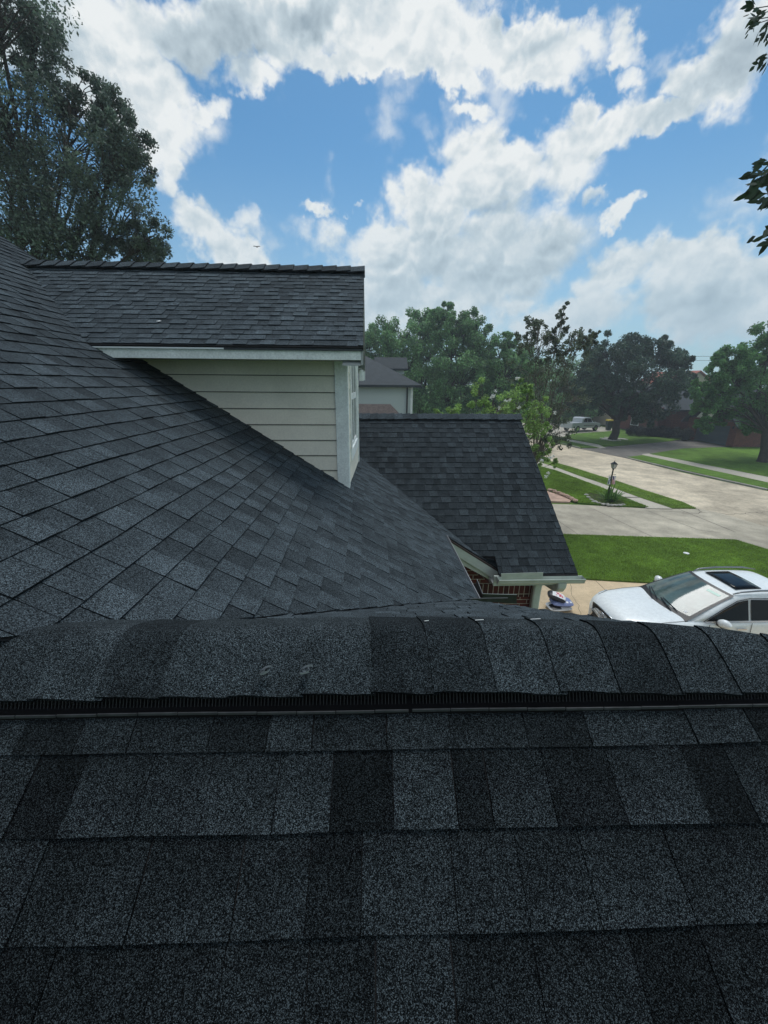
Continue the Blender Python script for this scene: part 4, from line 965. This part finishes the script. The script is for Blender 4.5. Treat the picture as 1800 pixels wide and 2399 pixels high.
f.box((gx-.96, yy-.85, GZ+.7), (gx-.90, yy+.85, GZ+2.6)); p.box((gx-.98, yy-.75, GZ+.8), (gx-.955, yy+.75, GZ+2.5)); windowpart(bh, f, p)
b = MB(); b.prism([(gx-.55, gy+2.3, EH+.1), (gx-.55, gy+4.9, EH+.1), (gx-.55, gy+3.6, EH+1.6)], (.1, 0, 0)); b.build('gable', M['siding'], bh)
b = MB(); b.tube([(gx-.1, gy+.4, EH-.7), (gx-.1, gy+.4, EH-.45)], .09, 8); b.build('wall_lamp', M['black'], bh)
# two-storey rear gable with red trim
rh = thing('neighbour_house', 'pale gable with red-brown trim rising behind the brick house roof', 'house', (60, 68, GZ))
q = atY(1640, 868, 66)
b = MB(); b.box((q.x-3, 66, GZ), (q.x+2.2, 76, q.z-1.7)); b.prism([(q.x-3, 66, q.z-1.75), (q.x+2.2, 66, q.z-1.75), (q.x-.1, 66, q.z-.25)], (0, 10, 0)); b.build('wall', M['beige'], rh)
b = MB(); gable_roof(b, q.x-3, q.x+2.6, 65.9, 76, q.z-1.7, q.z, 'y', .4); b.build('roof', M['terracotta'], rh)
# C: house behind the pickup
ch = thing('neighbour_house', 'tan and brick house with pale garage door behind the silver pickup truck', 'house', (39, 66, GZ))
cx_ = 37.5
b = MB(); b.box((cx_, 59.8, GZ), (cx_+9, 72, -3.2)); b.build('wall', M['brick_far'], ch)
b = MB(); b.box((cx_-.05, 60.6, GZ), (cx_-.002, 65.6, GZ+2.3)); b.build('garage_door', M['beige'], ch)
b = MB(); gable_roof(b, cx_, cx_+9, 59.8, 72, -3.2, -.2, 'x', .5); b.build('roof', M['roof_far'], ch)
dh = thing('neighbour_house', 'dim grey-roofed house far down the street behind the crape myrtle', 'house', (30, 84, GZ))
b = MB(); b.box((32, 80, GZ), (42, 92, -3.2)); b.build('wall', M['brick_far'], dh)
b = MB(); gable_roof(b, 32, 42, 80, 92, -3.2, .0, 'x', .5); b.build('roof', M['roof_far'], dh)

# ================================================================== VEHICLES
def loft(stations, sec):
    return [[Vector((t, y, z)) for (y, z) in sec(i)] for i, t in enumerate(stations)]
def make_suv(loc):
    root = thing('car', 'white SUV with sunroof and black grille parked on the tan driveway', 'car', loc)
    OX, OY, OZ = loc
    T = lambda x, y, z: (OX+x, OY+y, OZ+z)
    # body
    st = [0, .05, .16, .32, .60, .95, 1.30, 1.65, 2.2, 3.2, 4.2, 4.55, 4.72, 4.78]
    hw = [.55, .70, .82, .89, .925, .94, .945, .945, .945, .945, .93, .88, .80, .70]
    zc = [.66, .80, .90, .965, 1.02, 1.065, 1.10, 1.12, 1.10, 1.10, 1.10, 1.08, 1.02, .95]
    ze = [.62, .74, .83, .89, .95, .99, 1.02, 1.045, 1.06, 1.07, 1.08, 1.05, 1.0, .92]
    rows = []
    for i, t in enumerate(st):
        w_ = hw[i]; r = []
        half = [(.86*w_, .24), (.97*w_, .34), (w_*1.0, .52), (w_*.995, .72), (w_*.985, ze[i]-.10), (w_*.955, ze[i]-.025), (w_*.90, ze[i]+.005), (w_*.80, ze[i]+(zc[i]-ze[i])*.35+.012), (w_*.66, ze[i]+(zc[i]-ze[i])*.72+.006), (w_*.4, zc[i]-.004), (0, zc[i])]
        for y, z in half: r.append(T(t+.10*(y/.94)**2*(1 if t < 1.0 else 0)*(1-t), -y, z))
        for y, z in half[-2::-1]: r.append(T(t+.10*(y/.94)**2*(1 if t < 1.0 else 0)*(1-t), y, z))
        rows.append(r)
    b = MB(); b.grid(rows); b.poly(rows[0][::-1]); b.poly(rows[-1])
    body = b.build('body', M['carpaint'], root, smooth=True)
    ss = body.modifiers.new('sub', 'SUBSURF'); ss.levels = 1; ss.render_levels = 2
    # greenhouse: pillars and roof as a shell
    b = MB(); R_ = []
    gt = [1.42, 1.80, 2.20, 2.52, 2.80, 3.3, 3.9, 4.25, 4.55, 4.68]
    gz = [1.085, 1.29, 1.48, 1.595, 1.635, 1.655, 1.64, 1.60, 1.35, 1.08]
    gyt = [.70, .70, .66, .63, .625, .62, .61, .60, .62, .64]
    for t, z, yt in zip(gt, gz, gyt):
        r = []; f_ = (z-1.06)/.59; yb = .875 if 1.6 < t < 4.4 else .80
        ym = yb+(yt-yb)*min(1, f_)
        half = [(yb, 1.03), (yb-.02, 1.07), ((yb+ym)/2+.012, (1.06+z-.03)/2), (ym+.035, z-.055), (ym-.02, z-.015), (ym-.15, z+.002), (ym*.4, z+.012), (0, z+.014)]
        sh = .16
        for y, zz in half: r.append(T(t+(sh*(y/.8)**2 if t < 2.6 else 0), -y, zz))
        for y, zz in half[-2::-1]: r.append(T(t+(sh*(y/.8)**2 if t < 2.6 else 0), y, zz))
        R_.append(r)
    b.grid(R_); b.poly(R_[0][::-1]); b.poly(R_[-1])
    gh = b.build('cabin', M['carpaint'], root, smooth=True)
    ss = gh.modifiers.new('sub', 'SUBSURF'); ss.levels = 1; ss.render_levels = 2
    # windscreen: curved panel lying 8 mm above the shell
    def ws(u, v, h=.0):      # u 0..1 cowl to header, v -1..1 across
        hy = .80+(.64-.80)*u; y = v*hy
        t = 1.34+(2.47-1.34)*u+.20*(y/.8)**2; z = 1.085+(1.612-1.085)*(u**.92 if u > 0 else u)-.028*(v*v)*(.4+u)
        return T(t-.010-h*.5, y, z+.022+h)
    b = MB(); b.grid([[ws(u/10, v/8) for v in range(-8, 9)] for u in range(-1, 11)]); frit = b.build('windscreen_frame', M['black'], root, smooth=True)
    b = MB(); b.grid([[ws(.06+.88*u/10, .93*v/8, .004) for v in range(-8, 9)] for u in range(0, 11)]); wsc = b.build('windscreen', M['carglass'], root, smooth=True)
    b = MB(); b.grid([[ws(.80+.06*u, -.80+.42*v/6, .007) for v in range(7)] for u in (0, 1)]); b.build('tint_band', M['tint'], wsc, smooth=True)
    b = MB(); b.grid([[ws(.10+.05*u, -.80+.07*v, .007) for v in (0, 1)] for u in (0, 1)]); b.build('sticker', M['white'], wsc)
    # side glass, both sides
    for sg in (-1, 1):
        def sp(t, f_, h=.012):
            y = .862+(.685-.862)*f_; z = 1.085+(1.575-1.085)*f_; return T(t, sg*(y+h+.022*math.sin(math.pi*f_)), z)
        for nm, poly in (('front_side_window', [(1.86, .02), (2.30, .55), (2.60, .83), (2.86, .92), (2.86, .02)]), ('rear_side_window', [(2.92, .02), (2.92, .92), (3.6, .90), (3.72, .02)]), ('quarter_window', [(3.8, .05), (3.72, .85), (4.1, .72), (4.35, .1)])):
            b = MB(); b.poly([sp(t, f_) for t, f_ in (poly if sg > 0 else poly[::-1])]); b.build(nm, M['darkglass'], root)
        b = MB(); b.tube([sp(1.82, -.02, .016), sp(2.6, -.02, .018), sp(3.5, -.02, .018), sp(4.4, .04, .016)], .010, 6); b.build('window_trim', M['chrome'], root)
        b = MB(); b.tube([sp(1.80, .0, .014), sp(2.28, .58, .014), sp(2.60, .88, .014), sp(2.9, .97, .014), sp(3.6, .95, .014), sp(4.2, .78, .014)], .008, 6); b.build('window_seal', M['black'], root)
        b = MB(); b.tube([T(2.60, sg*.58, 1.605), T(2.75, sg*.60, 1.665), T(3.2, sg*.605, 1.70), T(3.9, sg*.60, 1.695), T(4.25, sg*.585, 1.64)], [.012, .02, .022, .022, .012], 8); b.build('roof_rail', M['silverplastic'], root, smooth=True)
        # mirror
        b = MB(); mr = []
        for k in range(9):
            a = k/8; y = sg*(.92+.26*a); rr = max(.05, math.sin(math.pi*min(1, .12+a*.83)))**.6
            mr.append([T(2.12+.03*a+.095*rr*math.cos(q_), y, 1.11+.02*a+.11*rr*math.sin(q_)) for q_ in [i*math.pi/6 for i in range(12)]])
        b.grid(mr, closed=True); b.poly(mr[0][::-1]); b.poly(mr[-1]); mi = b.build('mirror', M['carpaint'], root, smooth=True)
        b = MB(); b.obox(T(2.14, sg*.905, 1.06), (.04, 0, 0), (0, .05, 0), (0, 0, .02)); b.build('mirror_arm', M['black'], mi)
        b = MB(); b.obox(T(2.125, sg*1.03, 1.045), (.07, 0, 0), (0, .11, 0), (0, 0, .008)); b.build('mirror_trim', M['black'], mi)
        # headlamp
        b = MB(); b.grid([[T(.150, sg*.60, .71), T(.215, sg*.72, .74), T(.34, sg*.82, .79), T(.52, sg*.89, .84)], [T(.18, sg*.60, .79), T(.28, sg*.73, .83), T(.43, sg*.835, .865), T(.66, sg*.885, .91)]])
        hl = b.build('headlight', M['lampglass'], root, smooth=True); hl.modifiers.new('s', 'SOLIDIFY').thickness = .03
        for wx in (.92, 3.66):
            b = MB(); c0 = T(wx, sg*.83, .345); rr = []
            for y, r in ((-.11, .20), (-.11, .31), (-.085, .345), (.085, .345), (.11, .31), (.11, .20)):
                rr.append([(c0[0]+r*math.cos(a), c0[1]+sg*y, c0[2]+r*math.sin(a)) for a in [i*math.pi/12 for i in range(24)]])
            b.grid(rr, closed=True); wh = b.build('wheel', M['rubber'], root, smooth=True)
            b = MB(); b.poly([(c0[0]+.21*math.cos(a), c0[1]+sg*.06, c0[2]+.21*math.sin(a)) for a in [i*math.pi/12 for i in range(24)]])
            for k in range(5):
                a = k*2*math.pi/5; b.obox((c0[0]+.11*math.cos(a), c0[1]+sg*.085, c0[2]+.11*math.sin(a)), (.11*math.cos(a), 0, .11*math.sin(a)), (-.03*math.sin(a), 0, .03*math.cos(a)), (0, .012, 0))
            b.build('rim', M['chrome'], wh)
    # sunroof
    def rf(t, y, h=.0): return T(t, y, 1.672-.030*(y/.6)**2-.016*((t-3.3)/.7)**2+h+.004)
    b = MB(); b.grid([[rf(2.78+.62*u/6, -.44+.88*v/6) for v in range(7)] for u in range(7)]); sr = b.build('sunroof', M['darkglass'], root, smooth=True); sr.modifiers.new('s', 'SOLIDIFY').thickness = .01
    # grille: spindle outline, with emblem
    def gr(y, z, h=0): return T(.012-h+.10*(y/.94)**2+.42*max(0, z-.62)**1.2+.05*max(0, .6-z), y, z)
    up_ = [(-.50, .80), (-.3, .835), (0, .845), (.3, .835), (.50, .80), (.40, .66), (.36, .58), (.52, .36), (.3, .30), (0, .29), (-.3, .30), (-.52, .36), (-.36, .58), (-.40, .66)]
    b = MB(); b.poly([gr(y, z, .02) for y, z in up_][::-1]); gl = b.build('grille', M['black'], root)
    b = MB(); b.tube([gr(y, z, .022) for y, z in up_+up_[:1]], .013, 6, caps=False); b.build('grille_surround', M['chrome'], gl, smooth=True)
    b = MB()
    for i in range(9):
        z = .34+i*.055; hw_ = .44 if z < .45 or z > .7 else .37
        b.tube([gr(-hw_, z, .022), gr(0, z-.01, .022), gr(hw_, z, .022)], .004, 4)
    b.build('grille_bars', M['black'], gl)
    b = MB(); ring = [(math.cos(a)*.095, math.sin(a)*.07) for a in [i*math.pi/10 for i in range(21)]]
    b.tube([gr(y, .735+z, .045) for y, z in ring], .009, 6, caps=False)
    b.tube([gr(-y, .735+z, .047) for y, z in ((.035, .055), (-.025, -.045), (.06, -.045))], .009, 6)
    b.build('emblem', M['chrome'], gl, smooth=True)
    # wipers, cowl, bonnet shut line, door line, number plate
    b = MB(); b.grid([[ws(-.16+.13*u, v/8, -.012) for v in range(-8, 9)] for u in (0, 1)]); b.build('cowl', M['black'], root)
    for (v0, v1) in ((-.55, .02), (.15, .72)):
        b = MB(); b.tube([ws(-.02, v0, .02), ws(.05, (v0+v1)/2, .035), ws(.10, v1, .03)], .012, 6); b.tube([ws(.04, v0-.1, .025), ws(.13, v1-.02, .025)], .008, 5); b.build('wiper', M['black'], root)
    for sg in (-1, 1):
        b = MB(); b.tube([T(.30, sg*.70, .905), T(.6, sg*.79, .975), T(1.0, sg*.80, 1.028), T(1.5, sg*.80, 1.068)], .0045, 4); b.build('bonnet_seam', M['joint'], root)
        b = MB(); b.tube([T(1.93, sg*.93, .40), T(1.90, sg*.945, .80), T(1.92, sg*.925, 1.04)], .005, 4); b.build('door_seam', M['joint'], root); b = MB(); b.tube([T(2.90, sg*.945, .40), T(2.90, sg*.95, .80), T(2.90, sg*.925, 1.06)], .005, 4); b.build('door_seam', M['joint'], root)
        b = MB(); b.obox(T(2.66, sg*.965, .93), (.11, 0, 0), (0, .012, 0), (0, 0, .014)); b.build('door_handle', M['chrome'], root)
        b = MB(); b.obox(T(4.6, sg*.80, .98), (.10, 0, 0), (0, .06, 0), (0, 0, .07)); b.build('tail_light', M['red'], root)
    return root
suv = make_suv((5.74, 8.22, GZ-.05))

def make_pickup(pF, pB):
    """nose at pF (right), tail at pB"""
    d = (pF-pB); d.z = 0; L = 5.6; d.normalize(); s_ = Vector((-d.y, d.x, 0)); org = pB+s_*.9
    root = thing('pickup_truck', 'silver crew-cab pickup truck parked on the driveway behind the magnolia', 'pickup truck', org)
    T = lambda x, y, z: org+d*x+s_*y+Vector((0, 0, z))
    def pr(mb, poly, y0, y1): mb.prism([T(x, y0, z) for x, z in poly], s_*(y1-y0))
    b = MB(); pr(b, [(0, .5), (5.5, .45), (5.58, .75), (5.5, 1.02), (5.2, 1.10), (4.15, 1.16), (2.0, 1.16), (1.95, 1.22), (.03, 1.22)], -.95, .95); b.build('body', M['silver'], root, bevel=.04)
    b = MB(); pr(b, [(2.0, 1.14), (4.25, 1.14), (3.65, 1.78), (3.4, 1.86), (2.3, 1.86), (2.08, 1.78)], -.82, .82); b.build('cab', M['silver'], root, bevel=.05)
    for y0 in (-.835, .82):
        b = MB(); pr(b, [(2.25, 1.24), (2.95, 1.24), (2.95, 1.72), (2.38, 1.72)], y0, y0+.015); b.build('rear_side_window', M['darkglass'], root)
        b = MB(); pr(b, [(3.03, 1.24), (3.95, 1.24), (3.52, 1.72), (3.03, 1.72)], y0, y0+.015); b.build('front_side_window', M['darkglass'], root)
    b = MB(); b.poly([T(4.22, -.7, 1.2), T(4.22, .7, 1.2), T(3.70, .66, 1.76), T(3.70, -.66, 1.76)]); b.build('windscreen', M['darkglass'], root)
    for y0 in (-.965, .955):
        b = MB(); pr(b, [(2.2, .78), (4.2, .78), (4.2, .84), (2.2, .84)], y0, y0+.01); b.build('side_moulding', M['chrome'], root)
    for y0 in (-.97, .72):
        for x in (1.15, 4.72):
            b = MB(); c0 = T(x, y0, .4); b.prism([c0+d*.40*math.cos(a)+Vector((0,0,.40*math.sin(a))) for a in [i*math.pi/10 for i in range(20)]], s_*.25); wh = b.build('wheel', M['rubber'], root)
            b = MB(); c0 = T(x, y0-.01, .4); b.prism([c0+d*.24*math.cos(a)+Vector((0,0,.24*math.sin(a))) for a in [i*math.pi/10 for i in range(20)]], s_*.27); b.build('rim', M['chrome'], wh)
    b = MB(); pr(b, [(4.2, 1.12), (4.3, 1.12), (4.3, 1.3), (4.2, 1.3)], -1.08, -.95); b.build('mirror', M['silver'], root)
    b = MB(); b.box((0,0,0),(0,0,0)) if False else None
    b = MB(); pr(b, [(5.55, .45), (5.66, .48), (5.66, .66), (5.55, .68)], -.93, .93); b.build('bumper', M['chrome'], root)
    for y0 in (-.93, .68):
        b = MB(); pr(b, [(5.50, .86), (5.585, .86), (5.54, 1.0), (5.48, 1.0)], y0, y0+.25); b.build('headlight', M['lampglass'], root)
make_pickup(gnd(1416, 1008), gnd(1338, 1013))

# ================================================================== STREET FURNITURE AND SMALL THINGS
lp_ = gnd(1421, 1172)
lamp = thing('lamp_post', 'black yard lamp post with four-sided lantern above the spiky palm', 'lamp post', lp_)
b = MB(); b.tube([lp_, lp_+Vector((.03, 0, .05)), lp_+Vector((.05, 0, 1.75))], [.06, .045, .035], 8)
b.tube([lp_+Vector((-.14, 0, 1.42)), lp_+Vector((.26, 0, 1.46))], .012, 6); b.tube([lp_+Vector((.05, 0, 1.72)), lp_+Vector((.05, 0, 1.8))], [.035, .07], 8); b.build('post', M['black'], lamp)
lc = lp_+Vector((.05, 0, 1.8))
b = MB()
for sx in (-1, 1):
    for sy in (-1, 1): b.tube([lc+Vector((.07*sx, .07*sy, 0)), lc+Vector((.11*sx, .11*sy, .24))], .010, 4)
r0 = [lc+Vector((.14*sx, .14*sy, .24)) for sx, sy in ((-1,-1),(1,-1),(1,1),(-1,1))]
for i in range(4): b.poly([r0[i], r0[(i+1)%4], lc+Vector((0,0,.38))])
b.tube([lc+Vector((0,0,.37)), lc+Vector((0,0,.44))], .015, 6); lan = b.build('lantern', M['black'], lamp)
b = MB(); g0 = [lc+Vector((.062*sx, .062*sy, .01)) for sx, sy in ((-1,-1),(1,-1),(1,1),(-1,1))]; g1 = [lc+Vector((.10*sx, .10*sy, .235)) for sx, sy in ((-1,-1),(1,-1),(1,1),(-1,1))]; b.hexa(g0+g1); b.build('lantern_glass', mat('milk_glass', (.45, .45, .42), .2), lan)
# garden flags: hang from the cross bar
def flag_(x0, label, us):
    base = lp_+Vector((x0, -.02, .92)); w_, h_ = .21, .46
    root = thing('garden_flag', label, 'flag', base)
    def cell(mb, u0, u1, v0, v1, dy=0):
        mb.grid([[base+Vector((w_*u, -.03*math.sin(v*3+u*3)-dy, h_*v)) for u in np.linspace(u0, u1, 4)] for v in np.linspace(v0, v1, 6)])
    if us:
        b = MB(); cell(b, 0, 1, 0, 1); b.build('cloth', M['white'], root)
        st_ = MB()
        for i in range(4): cell(st_, i*.25, i*.25+.14, 0, 1, .003)
        st_.build('red_stripes', mat('faded_red', (.60, .16, .18), .8), root)
        b = MB(); cell(b, 0, .5, .58, 1, .006); b.m = 1
        for i in range(3):
            for j in range(3):
                q = base+Vector((w_*(.09+.15*i), -.045, h_*(.64+.13*j))); b.poly([q+Vector((.006*math.cos(a), -.002, .006*math.sin(a))) for a in [k*math.pi/3 for k in range(6)]])
        b.build('canton', [M['navy'], M['white']], root)
    else:
        b = MB(); cell(b, 0, 1, 0, 1); b.build('cloth', M['white'], root)
        b = MB(); cell(b, .1, .45, .08, .5, .004); cell(b, .5, .9, .45, .62, .004); cell(b, .15, .85, .72, .80, .004); b.build('print', mat('grey_print', (.12, .15, .20), .8), root)
flag_(-.15, 'white and grey garden flag hanging on the left of the lamp post', False)
flag_(.08, 'small faded stars and stripes flag hanging right of the lamp post', True)
# spiky palm clump
pp = gnd(1430, 1176); palm = thing('sago_palm', 'spiky green sago palm clump at the foot of the lamp post', 'palm', pp)
rnd = random.Random(5); b = MB()
for i in range(75):
    a = rnd.uniform(0, 2*math.pi); L = rnd.uniform(.65, 1.15); r_ = rnd.uniform(.15, 1); c = pp+Vector((rnd.uniform(-.25, .25), rnd.uniform(-.15, .15), .05))
    pts = []
    for k in range(6):
        f_ = k/5; pts.append(c+Vector((math.cos(a)*L*r_*f_*1.15, math.sin(a)*L*r_*f_*1.15, L*(.95*(1.15-r_*.55)*f_-.45*r_*f_*f_))))
    side = Vector((-math.sin(a), math.cos(a), 0)); rws = [[p-side*.035*math.sin(math.pi*min(.97, .15+k/5.6)), p+Vector((0,0,-.008)), p+side*.035*math.sin(math.pi*min(.97, .15+k/5.6))] for k, p in enumerate(pts)]
    b.grid(rws, tone=rnd.uniform(.6, 1.5))
b.build('frond', M['sago'], palm, tones=True)
b = MB(); b.tube([pp, pp+Vector((0,0,.2))], [.14, .08], 8); b.build('stem', M['bark'], palm)
bed = [(1372, 1158), (1380, 1167), (1396, 1176), (1420, 1183), (1460, 1184), (1466, 1180), (1455, 1172), (1440, 1168), (1400, 1158), (1385, 1155)]
slab('planting_bed', bed, .012, M['soil'], .1)
rnd = random.Random(9)
def rock(name, p, r, label, group, m, flat=.5, cat='stone', seed=0):
    rn = random.Random(seed); bm = bmesh.new(); bmesh.ops.create_icosphere(bm, subdivisions=2, radius=1)
    ph = [rn.uniform(0, 6) for _ in range(6)]
    for v in bm.verts:
        k = 1+.18*math.sin(v.co.x*3+ph[0])*math.sin(v.co.y*3+ph[1])+.12*math.sin(v.co.z*5+ph[2])
        v.co = Vector((v.co.x*r*k*1.2, v.co.y*r*k*.85, v.co.z*r*flat*k))
    me = bpy.data.meshes.new(name); bm.to_mesh(me); bm.free(); me.materials.append(m)
    o = bpy.data.objects.new(name, me); COL.objects.link(o); o.location = p+Vector((0, 0, r*flat*.45)); o.rotation_euler.z = rn.uniform(0, 3)
    tag(o, label, cat, group); return o
bed_px = [(1374,1160),(1379,1166),(1386,1171),(1394,1176),(1404,1179),(1414,1182),(1424,1183),(1433,1184),(1442,1184),(1451,1184),(1460,1183)]
for i, (x, y) in enumerate(bed_px): rock('edging_stone', gnd(x, y), .10+.04*rnd.random(), 'pale edging stone in the row around the sago palm bed', 'edging stones of the palm bed', M['stone'], .45, seed=i)
for i, (x, y) in enumerate([(1413,1028),(1418,1030),(1424,1028.5),(1428,1032),(1437,1033),(1447,1032),(1452,1028.5),(1459,1029),(1465,1030),(1422,1026)]): rock('flat_stone', gnd(x, y), .34, 'flat pale stone lying in the ring round the magnolia trunk', 'stones around the magnolia', M['stone'], .22, seed=i+20)
slab('flagstone_path', [(1281, 1150), (1310, 1160), (1338, 1172), (1335, 1176), (1283, 1174)], .01, M['flag'], .1)
for i, (x, y) in enumerate([(1310,1157),(1318,1160),(1326,1164),(1333,1167),(1340,1171),(1348,1174),(1300,1153),(1290,1150)]): rock('border_rock', gnd(x, y), .15, 'brown border rock edging the flagstone bed beside the front roof', 'rocks edging the flagstone bed', M['flag'], .7, seed=i+50)
# drain lid in the lawn
g = gnd(1608, 1297); b = MB(); b.tube([g+Vector((0,0,.0)), g+Vector((0,0,.028))], .10, 14); tag(b.build('drain_lid', M['white'], None), 'round white utility lid set in the lawn beyond the white car', 'utility lid')
# tall pole by the street
g = gnd(1309, 1004); top = atY(1320, 893, g.y); b = MB(); b.tube([g, Vector((g.x, g.y, top.z))], [.09, .07], 8); tag(b.build('metal_pole', M['pole'], None), 'slim galvanised pole standing left of the pickup truck', 'pole')
# green bin with yellow lid
g = gnd(1425, 1007); bn_ = thing('wheeled_bin', 'dark green bin with yellow lid between pickup and magnolia trunk', 'bin', g)
b = MB(); b.hexa([g+Vector(v) for v in ((-.25,-.25,0),(.25,-.25,0),(.25,.25,0),(-.25,.25,0),(-.36,-.36,1.25),(.36,-.36,1.25),(.36,.36,1.25),(-.36,.36,1.25))]); b.build('bin_body', M['binmat'], bn_)
b = MB(); b.hexa([g+Vector(v) for v in ((-.40,-.40,1.26),(.40,-.40,1.26),(.40,.40,1.26),(-.40,.40,1.26),(-.34,-.34,1.42),(.34,-.34,1.42),(.34,.34,1.42),(-.34,.34,1.42))]); b.build('lid', M['yellow'], bn_)
# power lines
for i, (y0, y1, lb) in enumerate(((833, 824, 'upper dark power line crossing the sky above the far roofs'), (842, 835, 'lower dark power line crossing the sky above the far roofs'))):
    a, c = atY(1560, y0, 75), atY(1830, y1, 75); b = MB()
    pts = [a.lerp(c, k/12)-Vector((0,0,4*.4*(k/12)*(1-k/12))) for k in range(13)]; b.tube(pts, .03, 5); tag(b.build('power_line', M['black'], None), lb, 'power line')
# bird
p = atY(602, 578, 55); b = MB()
b.tube([p+Vector((.0,-.2,0)), p+Vector((0,0,-.03)), p+Vector((0,.25,0))], [.01, .07, .02], 8)
for sg in (-1, 1): b.prism([p+Vector((0,-.08,.02)), p+Vector((sg*.35,-.06,.06)), p+Vector((sg*.42,.02,.03)), p+Vector((0,.12,.02))], (0, 0, .02))
b.prism([p+Vector((0,.2,0)), p+Vector((-.07,.34,0)), p+Vector((.07,.34,0))], (0,0,.012))
tag(b.build('bird', M['black'], None), 'tiny dark bird gliding in the sky above the dormer ridge', 'bird')
# bags stacked by the garage corner
def bag(c, sx, sy, h, rz, label, m_main, decos, tilt=0):
    root = thing('bag', label, 'bag', c, 'bags stacked on the driveway'); root.rotation_euler = (0, tilt, rz)
    n_, m_ = 12, 8
    def surf(u, v, sg, e=0):
        k = (max(0, 1-abs(u)**4)*max(0, 1-abs(v)**4))**.5
        return Vector((sx*u*(1-.16*v*v*v*v), sy*v*(1-.16*u*u*u*u), h*.5+sg*(h*.5*k*(1+.06*math.sin(u*7+v*5))+e)))
    off = Vector(c)
    b = MB()
    for sg in (1, -1):
        rws = [[off+surf(-1+2*i/n_, -1+2*j/m_, sg) for j in range(m_+1)] for i in range(n_+1)]
        b.grid(rws if sg > 0 else [r[::-1] for r in rws])
    b.build('sack', m_main, root, smooth=True)
    for nm, m_, (u0, u1, v0, v1) in decos:
        b = MB(); b.grid([[off+surf(u0+(u1-u0)*i/6, v0+(v1-v0)*j/6, 1, .004) for j in range(7)] for i in range(7)]); b.build(nm, m_, root, smooth=True)
    return root
bc = gnd(1308, 1424, .0); 
bag(bc+Vector((.02, .02, -.03)), .34, .24, .14, .05, 'white and grey sack at the bottom of the stack by the downspout', M['white'], [('dark_print', M['black'], (-.9, -.1, -.9, .1))])
bag(bc+Vector((.09, .05, .09)), .31, .23, .15, -.08, 'blue printed bag with pale ovals in the middle of the stack', M['blue'], [('oval', M['white'], (-.1, .08, -.75, -.45)), ('oval', M['white'], (.25, .43, -.75, -.45)), ('oval', M['white'], (.6, .78, -.72, -.42))])
bag(bc+Vector((-.06, .12, .22)), .26, .20, .17, -.45, 'black and white bag with red label on top of the stack', M['black'], [('label_panel', M['white'], (-.55, .9, -.75, .75)), ('red_label', M['red'], (-.2, .6, -.5, .4))], .25)

# ================================================================== HAZE
b = MB(); b.box((-70, -30, GZ-1.2), (110, 130, 9.5))
hz = b.build('haze', None if False else bpy.data.materials.new('haze')); hm = hz.data.materials[0]; hm.use_nodes = True
nt = hm.node_tree; nt.nodes.clear(); pv = nt.nodes.new('ShaderNodeVolumePrincipled'); ou = nt.nodes.new('ShaderNodeOutputMaterial')
pv.inputs['Color'].default_value = (.86, .93, 1.0, 1); pv.inputs['Density'].default_value = .0017; pv.inputs['Anisotropy'].default_value = .3
nt.links.new(pv.outputs[0], ou.inputs['Volume']); tag(hz, 'thin pale summer haze over the street and far trees', 'haze', kind='stuff')
